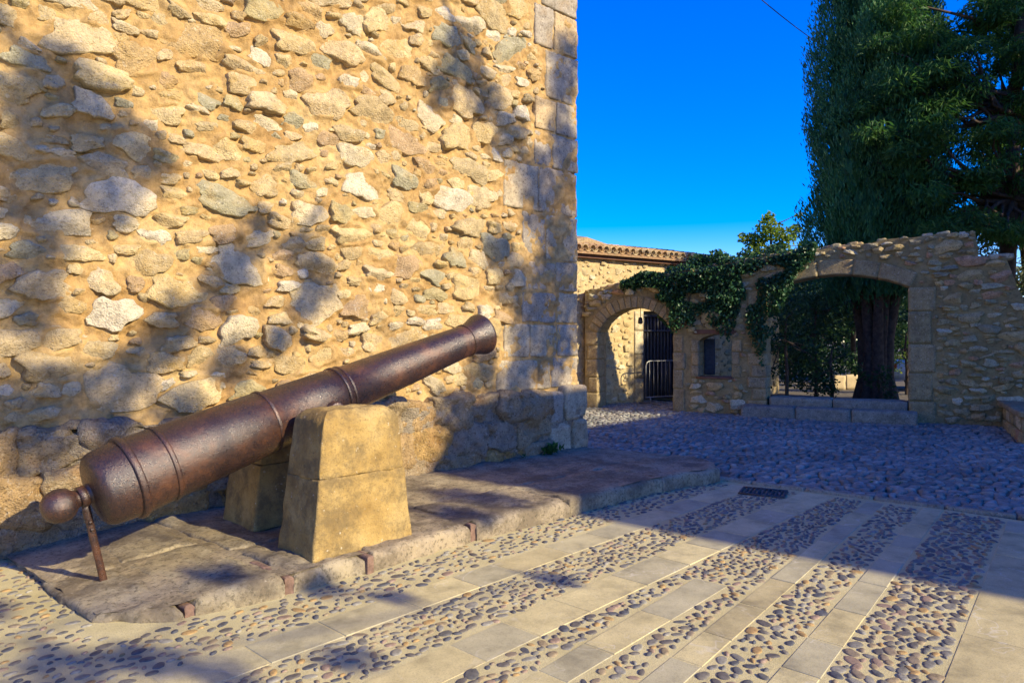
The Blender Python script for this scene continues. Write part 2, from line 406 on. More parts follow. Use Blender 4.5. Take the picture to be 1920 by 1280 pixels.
# slab rows: (Y at x=3, Y at x=7) for both edges, x range
def row_y(a, b, x): return a + (b - a) * (x - 3) / 4
ROWS = [((3.49, 3.46), (3.205, 3.2), -3, 7.25), ((2.73, 2.75), (2.44, 2.43), -3, 7.4), ((2.225, 2.42), (2.025, 2.1), -3, 4.25),
        ((1.80, 2.10), (1.625, 1.935), -3, 7.4), ((1.335, 1.625), (1.14, 1.45), -3, 7.5)]
def slab_piece(x0, x1, ya, yb, z=.003):
    g = .004; q = [(x0 + g, row_y(*ya, x0) - g), (x0 + g, row_y(*yb, x0) + g), (x1 - g, row_y(*yb, x1) + g), (x1 - g, row_y(*ya, x1) - g)]
    c = np.mean(q, axis=0); hz = .03; zz = z + rng.uniform(-.0008, .0012); tl = rng.uniform(-.0008, .0008)
    V = []; b = .003 + rng.uniform(0, .002)
    for (k, dz) in ((0, -hz), (0, -b), (b, 0)):
        for i, p in enumerate(q):
            d = (np.array(p) - c); p2 = np.array(p) - np.sign(d) * k
            V.append((p2[0] - c[0], p2[1] - c[1], zz + dz + tl * np.sign(d[0])))
    F = [(r * 4 + i, r * 4 + (i + 1) % 4, r * 4 + 4 + (i + 1) % 4, r * 4 + 4 + i) for r in (0, 1) for i in range(4)] + [(8, 9, 10, 11)]
    return obj('paving_slab', mesh('paving_slab', V, F, M['slab'], False), T(c[0], c[1], 0), paving)
for (ya, yb, xa, xb) in ROWS:
    x = xa
    while x < xb - .15:
        L = min(rng.uniform(.36, .62), xb - x)
        if xb - x - L < .2: L = xb - x
        slab_piece(x, x + L, ya, yb); x += L
for (ya, yb) in (((.70, .965), (.32, .52)), ((.32, .52), (-.15, .03)), ((-.15, .03), (-.7, -.55)), ((-.7, -.55), (-1.3, -1.2))):
    x = -1.5 + rng.uniform(0, .3)
    while x < 7.35:
        L = min(rng.uniform(.6, .95), 7.45 - x); slab_piece(x, x + L, ya, yb); x += L
# pebble bands
PEB = [stone_data(12, [(1, -.6), (.97, .2), (.82, .68), (.5, .95)], rng, .10, 2.2, .05) for _ in range(14)]
PEBM = [mesh('pebble', V, F, M['pebble']) for V, F in PEB]
PEBL = [stone_data(9, [(1, -.4), (.93, .35), (.6, .9)], rng, .10, 2.2, .04) for _ in range(14)]
occ = {}
def free(x, y, r):
    i, j = int(x / .1 // 1), int(y / .1 // 1)
    for a in range(i - 1, i + 2):
        for b in range(j - 1, j + 2):
            for (px, py, pr) in occ.get((a, b), ()):
                if (px - x) ** 2 + (py - y) ** 2 < (pr + r) ** 2: return False
    occ.setdefault((i, j), []).append((x, y, r)); return True
pebbles = []
def band(ya, yb, x0, x1, dens, lo, hi, marg=.025, extra=None, gap=1.0):
    n = int((x1 - x0) * abs(ya[0] - yb[0]) * dens)
    for _ in range(n):
        x = rng.uniform(x0, x1); a, b = row_y(*ya, x) - marg, row_y(*yb, x) + marg
        if a <= b: continue
        y = rng.uniform(b, a); L = rng.uniform(lo, hi) * (1.25 if rng.random() < .12 else 1); w = L * rng.uniform(.45, .72)
        if extra and not extra(x, y): continue
        if free(x, y, (L + w) / 4 * gap * .98): pebbles.append((x, y, L, w, rng.normal(0.15, .55)))
notplat = lambda x, y: x < 1.22 or y < 4.22 - max(0, min(1, (x - 1.2) / .9)) * .27 - .04
band((4.06, 4.06), (3.49, 3.46), -1, 7.2, 1100, .035, .085, extra=lambda x, y: y < 3.93 if x > 2 else notplat(x, y), gap=1.15)
band((6.2, 6.2), (4.06, 4.06), -2, 1.25, 500, .04, .08, extra=lambda x, y: y < 6.0, gap=1.3)
band((3.205, 3.2), (2.73, 2.75), -1, 7.3, 1900, .035, .088, gap=1.0)
band((2.44, 2.43), (2.225, 2.42), -1, 4.25, 1400, .038, .09, gap=1.0)
band((2.44, 2.43), (1.80, 2.10), 4.27, 7.35, 1900, .035, .085, gap=.98)
band((2.025, 2.1), (1.80, 2.10), -1, 4.25, 1400, .038, .09, gap=1.0)
band((1.625, 1.935), (1.335, 1.625), -1, 7.4, 1600, .038, .095, gap=1.0)
band((1.14, 1.45), (.70, .965), -1, 7.45, 2600, .045, .105, gap=.86)
def score(p): 
    d, px, py = view(p[0], p[1]); return p[2] / d if inview(p[0], p[1]) else -1
pebbles.sort(key=score, reverse=True)
bag = Bag()
for k, (x, y, L, w, a) in enumerate(pebbles):
    h = rng.uniform(.005, .010); Mx = T(x, y, .001) @ RZ(a) @ S3(L, w, h)
    if k < 300: obj('pebble', PEBM[k % 14], Mx, paving)
    else: V, F = PEBL[k % 14]; bag.add(apply(V, Mx), F)
tag(obj('pebbles', bag.mesh('pebbles', M['pebble']), I4, paving), kind='stuff')
# pale border course where the terrace meets the cobbles
bx = 0
ys = [-1.2, -.4, .3, .95, 1.5, 2.1, 2.75, 3.3, 3.7]
for a, b in zip(ys[:-1], ys[1:]):
    Mx = T((FAR(a) + FAR(b)) / 2 - .02, (a + b) / 2, .0) @ RZ(math.atan2(b - a, FAR(b) - FAR(a)) - R(90))
    obj('border_stone', rbox('border_stone', .055, (b - a) / 2 - .004, .03, .01, 3, 10, 2, .006, 9, int(a * 10) + 40, m=M['pale_stone']), Mx, paving)

# cobbled yard
yard = tag(sheet('cobbled_yard', 7.5, 22, -4, 12, -.030, M['soil'], 90, 90, .012, .7), kind='structure')
def yz(x, y): return float(.014 * math.sin(x * 1.1 + .4) * math.cos(y * .9) + .008 * math.sin(2.3 * y + x))
COB = [stone_data(9, [(1, -.8), (.98, .3), (.84, .85), (.45, 1.0)], rng, .3, 3.2, .22, 2) for _ in range(16)]
COBM = [mesh('cobble', V, F, M['cobble']) for V, F in COB]
cob = []
x = 7.56
while x < 15.6:
    y = -1.6; dx = rng.uniform(.085, .13)
    while y < 10.2:
        dy = rng.uniform(.075, .16); cx, cy = x + dx / 2 + rng.uniform(-.03, .03), y + dy / 2 + rng.uniform(-.02, .02)
        if cx > FAR(cy) + .09 and not (cx < 7.95 and cy > 3.75) and rng.random() < .97 and cx < 15.8:
            cob.append((cx, cy, dx * rng.uniform(.9, 1.12), dy * rng.uniform(.85, 1.02), rng.normal(0, .25)))
        y += dy
    x += dx
cob.sort(key=score, reverse=True); bag = Bag()
for k, (x, y, L, w, a) in enumerate(cob):
    h = rng.uniform(.018, .036); Mx = T(x, y, -.012 + yz(x, y)) @ RZ(a) @ Matrix.Rotation(rng.normal(0, .05), 4, 'X') @ S3(L, w, h)
    if k < 300: obj('cobble', COBM[k % 16], Mx, yard)
    else: V, F = COB[k % 16]; bag.add(apply(V, Mx), F)
tag(obj('cobbles', bag.mesh('cobbles', M['cobble']), I4, yard), kind='stuff')

# drain grate set in the paving
dc = (7.08, 3.03, .004); dr = empty('drain_grate', dc, 'dark metal drain cover let into the paving near the platform end', 'drain')
DM = T(*dc) @ RZ(R(-74))
def local_box(name, cx, cy, cz, hx, hy, hz, m, parent, Mx, r=.004, n=(2, 2, 2), **k):
    return obj(name, rbox(name, hx, hy, hz, min(r, hx * .9, hy * .9, hz * .9), *n, m=m, **k), Mx @ T(cx, cy, cz), parent)
local_box('pit_plate', 0, 0, -.004, .2, .15, .004, M['iron_dark'], dr, DM)
for sx, sy, hx, hy in ((0, .165, .225, .018), (0, -.165, .225, .018), (.21, 0, .016, .147), (-.21, 0, .016, .147)):
    local_box('frame_bar', sx, sy, .006, hx, hy, .008, M['iron_dark'], dr, DM)
for i in range(9): local_box('grate_bar', -.17 + i * .0425, 0, .005, .012, .145, .006, M['iron_dark'], dr, DM)

# ------------------------------------------------------------------ rubble scatter
def scatter(s0, s1, z0, z1, classes, ok, res=.01, margin=.012, tilt=.12, g=rng):
    nx, nz = int((s1 - s0) / res), int((z1 - z0) / res); occ = np.zeros((nx, nz), bool); out = []
    for (num, wl, wh, rl, rh) in classes:
        for _ in range(num):
            w = g.uniform(wl, wh); h = w * g.uniform(rl, rh); s, z = g.uniform(s0 + .02, s1 - .02), g.uniform(z0, z1); a = g.normal(0, tilt)
            if not ok(s, z, w, h): continue
            r = math.hypot(w, h) / 2 + margin
            i0, i1, j0, j1 = int((s - r - s0) / res), int((s + r - s0) / res) + 1, int((z - r - z0) / res), int((z + r - z0) / res) + 1
            i0, j0, i1, j1 = max(i0, 0), max(j0, 0), min(i1, nx), min(j1, nz)
            if i1 <= i0 or j1 <= j0: continue
            X, Z = np.meshgrid(s0 + (np.arange(i0, i1) + .5) * res - s, z0 + (np.arange(j0, j1) + .5) * res - z, indexing='ij')
            u, v = X * math.cos(a) + Z * math.sin(a), -X * math.sin(a) + Z * math.cos(a)
            m = (np.abs(u) / (w / 2 + margin)) ** 3 + (np.abs(v) / (h / 2 + margin)) ** 3 < 1
            if occ[i0:i1, j0:j1][m].any(): continue
            occ[i0:i1, j0:j1][m] = True; out.append((s, z, w, h, a))
    return out
STV = [stone_data(22, RING_HI, rng, .24, None, .3, 3) for _ in range(36)]
STL = [stone_data(13, RING_LO, rng, .24, None, .22, 2) for _ in range(24)]
def lay_stones(lst, Mw, parent, m, depth, name='stone', stuff='small_stones', lim=300, pad=40, face=None, grow=1.0):
    ms = [mesh(name, V, F, m) for V, F in STV]
    def sc(t):
        p = Mw @ Vector((t[0], t[1], 0)); d, px, py = view(p.x, p.y, p.z)
        return t[2] * t[3] / d ** 2 if inview(p.x, p.y, p.z, pad) else -t[2]
    lst.sort(key=sc, reverse=True); bag = Bag()
    for k, (s, z, w, h, a) in enumerate(lst):
        d = rng.uniform(*depth) * (0.6 + min(1.0, w / .3) * .6)
        off = face(s, z) if face else 0
        Mx = Mw @ T(s, z, off - d * rng.uniform(.05, .35)) @ RZ(a) @ Matrix.Rotation(rng.normal(0, .06), 4, 'X') @ Matrix.Rotation(rng.normal(0, .06), 4, 'Y') @ S3(w * grow, h * grow, d * 1.15)
        if k < lim: obj(name, ms[k % 36], Mx, parent)
        else: V, F = STL[k % 24]; bag.add(apply(V, Mx), F)
    if bag.n: tag(obj(stuff, bag.mesh(stuff, m), I4, parent), kind='stuff')

# ------------------------------------------------------------------ the tower
WD = (1, -.071); CW = (7.482, 5.794, 0); MW = frame(CW, WD)
tower = empty('stone_tower', CW, 'tall sunlit tower wall of ochre rubble stone with dressed corner blocks', 'tower')
TL = 9.2; TH = 9.6
def mort(P): return .022 * fbm(P, 1.3, 3, 3) + .022 * fbm(P, 5.5, 4, 5) + .013 * fbm(P, 18, 3, 8)
def wbox(name, s0, s1, z0, z1, d0, d1, m, Mw, parent):
    V = [(a, b, c) for a in (s0, s1) for b in (z0, z1) for c in (d0, d1)]
    F = [(0, 1, 3, 2), (4, 6, 7, 5), (0, 4, 5, 1), (2, 3, 7, 6), (0, 2, 6, 4), (1, 5, 7, 3)]
    return obj(name, mesh(name, V, F, m, False), Mw, parent)
wbox('tower_body', -TL, -.06, -.05, TH, -6.5, -.09, M['mortar'], MW, tower)
wbox('upper_face', -TL, -.03, 7.38, TH - .01, -.08, .01, M['mortar'], MW, tower)
# dressed corner blocks, alternately long and short
qz = [.95, 1.36, 1.80, 2.22, 2.62, 3.22, 3.82, 4.28, 4.72, 5.36, 5.9, 6.4, 6.95, 7.5]
qw = [(.52, .95), (.40, .50, .45), (.42, .62), (.44, .50), (.62, .42), (.75, .6), (.5, .32), (.42, .4), (.62,), (.46, .36), (.7,), (.5, .3), (.7,)]
quoins = []
for i in range(len(qz) - 1):
    s1 = .02
    for j, w in enumerate(qw[i]):
        h = qz[i + 1] - qz[i]; hz = h * (1 if j == 0 else rng.uniform(.92, 1.0)); g = .007
        dd = .16 if j == 0 else .12; out = .022 - j * .006 + rng.uniform(-.006, .006)
        me = rbox('quoin', w / 2 - g, hz / 2 - g, dd, .010 + rng.uniform(0, .012), 18, 16, 3, .012, 6, 100 + i * 5 + j, m=M['quoin'], chip=.03)
        obj('quoin', me, MW @ T(s1 - w / 2, qz[i] + hz / 2, out - dd) @ RZ(rng.normal(0, .006)), tower); quoins.append((s1 - w, s1, qz[i], qz[i] + hz)); s1 -= w
    # the return of the corner round the side face
    me = rbox('quoin', .28 + .14 * (i % 2) - .006, (qz[i + 1] - qz[i]) / 2 - .007, .06, .012, 6, 6, 2, .006, 5, 300 + i, m=M['quoin'])
    obj('quoin', me, MW @ T(-.02, (qz[i] + qz[i + 1]) / 2, -.32 - (.28 + .14 * (i % 2))) @ Matrix.Rotation(R(90), 4, 'Y'), tower)
def ok_t(s, z, w, h):
    if z < .98 + h / 2: return False
    for (a, b, c, d) in quoins:
        if s + w / 2 > a - .015 and z + h / 2 > c and z - h / 2 < d: return False
    return True
lst = scatter(-8.6, -.3, .95, 7.0, [(200, .32, .5, .4, .7), (2600, .19, .32, .4, .8), (7000, .11, .19, .4, .9), (6000, .055, .11, .5, 1.0)], ok_t, margin=.006, tilt=.2)
lay_stones(lst, MW, tower, M['rubble'], (.042, .085), face=lambda s, z: float(mort(np.array([[s, z, 0.]]))[0]) * .7 - .004, grow=1.13)
# mortar face: a worn, uneven skin smeared up against the stones
ns, nz = 600, 480; S0, S1, Z1 = -TL, -.02, 7.4
s, z = np.meshgrid(np.linspace(S0, S1, ns), np.linspace(.0, Z1, nz), indexing='ij')
P = np.stack([s.ravel(), z.ravel(), np.zeros(s.size)], 1)
P[:, 2] = mort(P); Hm = P[:, 2].reshape(ns, nz); Nf = np.clip(fbm(P, 7, 2, 44).reshape(ns, nz) * .8 + .45, 0, 1)
for (a, b, w_, h_, an) in lst:
    r = math.hypot(w_, h_) / 2 + .05
    i0, i1 = max(0, int((a - r - S0) / (S1 - S0) * (ns - 1))), min(ns, int((a + r - S0) / (S1 - S0) * (ns - 1)) + 2)
    j0, j1 = max(0, int((b - r) / Z1 * (nz - 1))), min(nz, int((b + r) / Z1 * (nz - 1)) + 2)
    if i1 <= i0 or j1 <= j0: continue
    X, Y = s[i0:i1, j0:j1] - a, z[i0:i1, j0:j1] - b
    u, v = X * math.cos(an) + Y * math.sin(an), -X * math.sin(an) + Y * math.cos(an)
    qn = ((np.abs(u) / (w_ / 2)) ** 3 + (np.abs(v) / (h_ / 2)) ** 3) ** (1 / 3); dist = (qn - 1) * min(w_, h_) / 2
    Hm[i0:i1, j0:j1] += (.034 * min(1, w_ / .2)) * np.exp(-(dist / .022) ** 2) * Nf[i0:i1, j0:j1]
P[:, 2] = Hm.ravel()
obj('mortar_face', mesh('mortar_face', P, grid_faces(ns, nz), M['mortar']), MW, tower)
# plinth: eroded footing of big blocks, proud of the wall
P = np.stack([s.ravel(), z.ravel() / 7.4 * 1.0, np.zeros(s.size)], 1)[:0]
s, z = np.meshgrid(np.linspace(-TL, .02, 330), np.linspace(-.05, .9, 46), indexing='ij')
P = np.stack([s.ravel(), z.ravel(), np.zeros(s.size)], 1)
P[:, 2] = .11 + .03 * fbm(P, 2.2, 3, 21) + .03 * fbm(P, 8, 4, 22)
top = P[:, 1] > .86; P[top, 2] = -.02
obj('footing_core', mesh('footing_core', P, grid_faces(330, 46), M['plinth']), MW, tower)
for (z0, z1, lo, hi) in ((-.03, .27, .35, .7), (.27, .60, .3, .62), (.60, .93, .4, .85)):
    s1 = -.62
    while s1 > -8.6:
        w = rng.uniform(lo, hi); hz = (z1 - z0) * rng.uniform(.92, 1.1); k = int(rng.integers(1000))
        me = rbox('footing_block', w / 2 + .03, hz / 2 + .02, .16, .05, 30, 18, 8, .05, 4.2, k, m=M['plinth'], chip=.16)
        obj('footing_block', me, MW @ T(s1 - w / 2, (z0 + z1) / 2 + rng.uniform(-.02, .02), -.005 + rng.uniform(-.035, .03)) @ RZ(rng.normal(0, .05)), tower); s1 -= w
# corner pier of the plinth
for (a, b, z0, z1, o, r) in ((-.36, .09, .52, .99, .16, .06), (-.62, -.36, .50, .92, .13, .05), (-.2, .085, .0, .53, .15, .035), (-.62, -.2, .0, .51, .12, .05)):
    k = int(rng.integers(1000))
    me = rbox('footing_block', (b - a) / 2 - .004, (z1 - z0) / 2 - .003, .22, r, 14, 14, 8, .012, 5, k, m=M['quoin'], chip=.08)
    obj('footing_block', me, MW @ T((a + b) / 2, (z0 + z1) / 2, o - .22), tower)
wbox('side_footing', -.4, .06, -.05, .9, -6.3, -.3, M['quoin'], MW, tower)

# ------------------------------------------------------------------ raised stone platform
plat = empty('stone_platform', (4, 4.8, 0), 'low worn stone platform running along the foot of the tower', 'platform')
FE = [(1.22, 4.42), (1.6, 4.08), (2.35, 3.97), (3.1, 3.97), (3.84, 3.99), (4.5, 3.92), (5.3, 3.88), (6.07, 3.84), (6.8, 3.74), (7.2, 3.66), (7.9, 3.6)]
def fe(x): return float(np.interp(x, [p[0] for p in FE], [p[1] for p in FE]))
def wy(x): return 5.794 - .071 * (x - 7.482) - .02
def zt(x): return float(np.interp(x, [1.2, 1.7, 2.3, 4, 7.8], [.045, .10, .13, .15, .17]))
def ptop(x, y): return zt(x)
def tparam(n, e=.03):
    t = np.linspace(0, 1, n); return np.unique(np.concatenate([[0, e * .25, e * .6, e], e + (1 - 2 * e) * t, [1 - e, 1 - e * .6, 1 - e * .25, 1]]))
def plat_slab(x0, x1, f0, f1, seed, m, name='slab', bevel=.03, amp=.008, dz=0, n=22, curve=None, front=False):
    """slab between x0..x1 and fractions f0..f1 of the depth from the front edge to the wall"""
    a = tparam(n); b = tparam(n); A, B = np.meshgrid(a, b, indexing='ij'); A, B = A.ravel(), B.ravel()
    X = x0 + (x1 - x0) * A
    fr = f0 + (f1 - f0) * B
    sk = .10 * (fr)                                          # joints run a little askew
    X = X - sk
    Y = np.array([fe(x) for x in X]); Y = Y + (np.array([wy(x) for x in X]) - Y) * fr
    if curve: X, Y = curve(X, Y)
    wx, wyy = (x1 - x0), (f1 - f0) * 1.8
    dd = np.minimum(np.minimum(A, 1 - A) * wx, np.minimum(B * wyy if True else 9, (1 - B) * wyy))
    bz = np.where((B * wyy < bevel * 2.2) & front, bevel * 1.8, bevel)
    drop = bz * (1 - np.sqrt(np.clip(1 - (1 - np.clip(dd / bz, 0, 1)) ** 2, 0, 1)))
    Z = np.array([zt(x) for x in X]) + dz - drop
    P = np.stack([X, Y, Z], 1); P[:, 2] += amp * fbm(P + seed, 3, 4, seed) + amp * .5 * fbm(P + seed, 14, 3, seed + 1)
    P[:, 2] = np.maximum(P[:, 2], .012)
    e = .022 * fbm(P * np.array([1, 1, 0]) + seed, 6, 3, seed + 2) * np.clip(1 - dd / .05, 0, 1); P[:, 1] += e; P[:, 0] += e * .4
    nx, ny = len(a), len(b); F = [tuple(f) for f in grid_faces(nx, ny)]
    idx = np.arange(nx * ny).reshape(nx, ny); loop = list(idx[:, 0]) + list(idx[-1, 1:]) + list(idx[-2::-1, -1]) + list(idx[0, -2:0:-1])
    base = len(P); side = P[loop].copy(); mid = side.copy(); mid[:, 2] = mid[:, 2] * .5
    cen = side.mean(0); mid[:, :2] += .012 * fbm(mid + seed, 9, 3)[:, None]
    low = side.copy(); low[:, 2] = -.06
    P = np.concatenate([P, mid, low]); L = len(loop)
    for i in range(L):
        j = (i + 1) % L
        F.append((loop[j], loop[i], base + i, base + j)); F.append((base + j, base + i, base + L + i, base + L + j))
    return obj(name, mesh(name, P, [f[::1] for f in F], m), I4, plat)
def endcurve(X, Y):                                          # rounds the far end of the platform towards the tower corner
    t = np.clip((X - 6.75) / 1.05, 0, 1); yc = 5.0
    lim = 7.72 - .42 * np.clip((4.25 - Y) / .6, 0, 1) ** 2 - .30 * np.clip((Y - 5.0) / .8, 0, 1) ** 1.5
    return np.where(X > 6.75, 6.75 + (X - 6.75) * (lim - 6.75) / 1.05, X), Y
PS = [(1.25, 1.63, 0, .45), (1.3, 1.66, .46, 1), (1.69, 2.205, 0, .5), (1.7, 2.2, .51, 1), (2.268, 2.80, 0, .35), (2.25, 3.2, .36, 1), (2.855, 3.79, 0, .34), (3.21, 3.8, .35, 1),
      (3.855, 4.93, 0, .36), (3.82, 4.6, .37, 1), (4.61, 5.5, .37, 1), (4.94, 6.38, 0, .355), (5.51, 6.5, .365, 1), (6.39, 7.8, 0, .40), (6.51, 7.8, .41, 1)]
for i, (a, b, c, d) in enumerate(PS):
    plat_slab(a, b, c, d, 11 + i * 3, M['plat'], dz=rng.uniform(-.006, .006) - (.0 if c == 0 else .004), front=(c == 0), curve=endcurve if b > 6.4 else None, amp=.016)
for i, (a, b, c, d) in enumerate([(1.632, 1.688, 0, .16), (2.207, 2.266, 0, .11), (2.206, 2.264, .115, .21), (2.205, 2.255, .215, .30), (2.802, 2.853, 0, .08), (3.793, 3.852, 0, .10), (3.792, 3.85, .105, .2), (3.79, 3.84, .205, .33), (4.3, 4.40, .362, .376), (5.1, 5.3, .352, .368)]):
    plat_slab(a, b, c, d, 80 + i * 3, M['brick'], 'brick', .018, .012, dz=-.015 + rng.uniform(-.006, .004), n=10)

# dirt and mortar filling the joints of the platform
a = np.linspace(1.28, 7.62, 90); b = np.linspace(.012, 1, 30); A, B = np.meshgrid(a, b, indexing='ij'); A, B = A.ravel(), B.ravel()
Y = np.array([fe(x) for x in A]); Y = Y + .02 + (np.array([wy(x) for x in A]) - Y) * B; X, Y = endcurve(A - .10 * B, Y)
P = np.stack([X, Y, np.array([zt(x) for x in A]) - .011], 1); P[:, 2] += .010 * fbm(P, 7, 3, 71); P[:, 2] = np.maximum(P[:, 2], .006)
obj('joint_fill', mesh('joint_fill', P, grid_faces(90, 30), M['plat']), I4, plat)

def at(px, py, t):
    u, v = (px - 960) / 1307, (635 - py) / 1307
    return Vector(((CAMF[0] + u * CAMR[0]) * t, (CAMF[1] + u * CAMR[1]) * t, 1.6 + v * t))

# ------------------------------------------------------------------ cannon on its two stone posts
def post(loc, bx, by, tx, ty, zs, seed, label):
    """two-course tapered stone post; bx.. = half sizes at foot and top"""
    e = empty('stone_post', loc, label, 'stone post', 'stone posts carrying the cannon')
    H = zs[-1]
    for i, (a, b) in enumerate(zip(zs[:-1], zs[1:])):
        lastb = i == len(zs) - 2
        def tp(V, a=a, b=b, lastb=lastb):
            z = V[:, 2] + (a + b) / 2; k = z / H
            V = V.copy(); V[:, 0] *= 1 + (tx / bx - 1) * k; V[:, 1] *= 1 + (ty / by - 1) * k
            if lastb:
                q = np.clip((z - (H - .09)) / .09, 0, 1) ** 2 * .065; V[:, 0] -= np.sign(V[:, 0]) * q * np.minimum(1, np.abs(V[:, 0]) / .1); V[:, 1] -= np.sign(V[:, 1]) * q * np.minimum(1, np.abs(V[:, 1]) / .1)
            return V
        me = rbox('post_block', bx, by, (b - a) / 2 + .0015, .008, 40, 28, 28, .008, 6, seed + i, m=M['pillar'], taper=tp, chip=.022)
        obj('post_block', me, T(loc[0], loc[1], loc[2] + (a + b) / 2), e)
    return e
post((2.885, 4.33, .118), .42, .235, .305, .19, (0, .53, .99), 5, 'tapered ochre stone post in front of the cannon barrel')
post((2.99, 5.345, .118), .44, .28, .32, .21, (0, .5, .99), 15, 'tapered ochre stone post between the cannon and the tower')

CA, CB = Vector((1.204, 4.82, .602)), Vector((4.80, 4.82, 1.664))
cu = (CB - CA).normalized(); cy = Vector((0, 1, 0)); cz = cu.cross(cy)
MC = Matrix((cu, cy, cz)).transposed().to_4x4(); MC.translation = CA
cannon = empty('cannon', (2.86, 4.82, .12), 'long rusty iron cannon tilted up between two stone posts', 'cannon')
barrel = obj('barrel', lathe('barrel', [(.165, .055), (.168, .09), (.176, .15), (.188, .20), (.205, .226), (.235, .240), (.30, .248), (.37, .2555), (.39, .257), (.605, .252), (.9, .2445), (1.36, .2325), (1.365, .226), (1.7, .214), (2.03, .203), (2.035, .194), (2.5, .180), (3.0, .164), (3.44, .150), (3.50, .152), (3.55, .162), (3.60, .178), (3.64, .193), (3.665, .199), (3.685, .198), (3.695, .188), (3.697, .16), (3.697, .088), (3.69, .084), (3.1, .084), (3.1, .002)], M['iron'], 72), MC, cannon)
def ring(s, r, w, h, name='reinforcing_ring'):
    return obj(name, lathe(name, [(s - w, r - .004), (s - w, r + h * .6), (s - w * .6, r + h), (s + w * .6, r + h), (s + w, r + h * .6), (s + w, r - .004)], M['iron'], 72), MC, cannon)
ring(.395, .257, .022, .018); ring(.61, .252, .016, .010); ring(1.36, .230, .014, .009)
ring(1.99, .2045, .012, .008); ring(2.045, .198, .012, .008); ring(3.455, .150, .012, .009)
kn = obj('cascabel_knob', lathe('cascabel_knob', [(-.1, .002), (-.097, .03), (-.086, .06), (-.06, .087), (-.03, .099), (0, .103), (.03, .099), (.06, .083), (.082, .06), (.1, .049), (.13, .05), (.155, .062), (.175, .075)], M['iron'], 40), MC, cannon)
for sgn in (-1, 1):
    me = lathe('trunnion', [(0, .07), (.27, .07), (.28, .062), (.28, .001)], M['iron'], 28)
    obj('trunnion', me, MC @ T(1.80, 0, -.06) @ RZ(sgn * R(90)), cannon)
leg = obj('support_leg', None, I4, cannon) if 0 else None
a, b = MC @ Vector((.125, 0, -.05)), Vector((1.472, 4.90, .03))
d = (b - a).normalized(); sx = cy.cross(d).normalized(); Ml = Matrix((sx, d.cross(sx).normalized(), d)).transposed().to_4x4(); Ml.translation = (a + b) / 2
leg = obj('support_leg', rbox('support_leg', .022, .011, (b - a).length / 2, .004, 2, 2, 14, .002, 12, 4, m=M['iron']), Ml, cannon)
obj('collar', lathe('collar', [(.105, .05), (.105, .066), (.145, .066), (.145, .05)], M['iron'], 32), MC, leg)
obj('bolt', lathe('bolt', [(0, .002), (0, .012), (.012, .012), (.016, .002)], M['iron'], 10), Ml @ T(0, -.010, -(b - a).length / 2 + .12) @ RZ(R(-90)), leg)
obj('bolt', lathe('bolt', [(0, .002), (0, .01), (.014, .01), (.016, .002)], M['iron'], 6), Ml @ T(.0, -.010, -(b - a).length / 2 + .17) @ RZ(R(-90)), leg)

# ------------------------------------------------------------------ ruined wall with two arches
AD = (.2495, -.9684); AP = (14.85, 3.55, 0); MA = frame(AP, AD); TK = .55
aw = empty('arched_wall', AP, 'shaded rubble garden wall pierced by a wide opening, a small window and a round arch', 'wall')
def arc(c, r, a0, a1, n): return [(c[0] + r * math.sin(a), c[1] + r * math.cos(a)) for a in np.linspace(a0, a1, n)]
LA_c, LA_r, LA_a = (-5.402, 1.324), .996, R(64.6)
RA_c, RA_r, RA_a = (-1.257, -.13), 3.02, R(25.3)
topl = [(-6.61, 2.73), (-5.52, 2.90), (-4.6, 3.04), (-4.06, 3.11), (-3.4, 3.2), (-2.94, 3.25), (-2.1, 3.35), (-1.3, 3.41), (-.37, 3.5), (.6, 3.56), (1.09, 3.58), (1.10, 3.36), (1.12, 3.13), (1.54, 3.09), (1.62, 2.86), (1.72, 2.55), (1.86, 2.2), (2.1, 1.9), (2.7, 1.75), (4.5, 1.7)]
tp = []
for (a, b) in zip(topl[:-1], topl[1:]):
    n = max(1, int((b[0] - a[0]) / .22))
    for i in range(n): tp.append((a[0] + (b[0] - a[0]) * i / n + rng.uniform(-.01, .01), a[1] + (b[1] - a[1]) * i / n + rng.uniform(-.025, .025)))
tp.append(topl[-1])
def clean(l): return [p for i, p in enumerate(l) if i == 0 or (abs(p[0] - l[i - 1][0]) + abs(p[1] - l[i - 1][1])) > 1e-3]
outer = [(-6.61, -.08)] + tp + [(4.5, -.08), (.035, -.08)] + arc(RA_c, RA_r, RA_a, -RA_a, 14) + [(-2.549, -.08), (-4.50, -.08)] + arc(LA_c, LA_r, LA_a, -LA_a, 18) + [(-6.303, -.08)]
hole = [(-3.95, .77), (-3.95, 1.56)] + [(-3.85, 1.63), (-3.72, 1.68), (-3.6, 1.70), (-3.47, 1.69), (-3.34, 1.64)] + [(-3.24, 1.57), (-3.24, .77)]
def plate(name, loops, thick, m, Mx, parent):
    bm = bmesh.new(); es = []
    for lp in loops:
        lp = clean(lp); vs = [bm.verts.new((p[0], p[1], 0)) for p in lp]
        for i in range(len(vs)): es.append(bm.edges.new((vs[i], vs[(i + 1) % len(vs)])))
    bmesh.ops.triangle_fill(bm, use_beauty=True, use_dissolve=False, edges=es, normal=(0, 0, 1))
    r = bmesh.ops.extrude_face_region(bm, geom=bm.faces[:])
    bmesh.ops.translate(bm, vec=(0, 0, -thick), verts=[v for v in r['geom'] if isinstance(v, bmesh.types.BMVert)])
    bmesh.ops.recalc_face_normals(bm, faces=bm.faces[:])
    me = bpy.data.meshes.new(name); bm.to_mesh(me); bm.free(); me.materials.append(m); return obj(name, me, Mx, parent)
plate('wall_core', [outer, hole], TK, M['archmortar'], MA, aw)
blocks = []
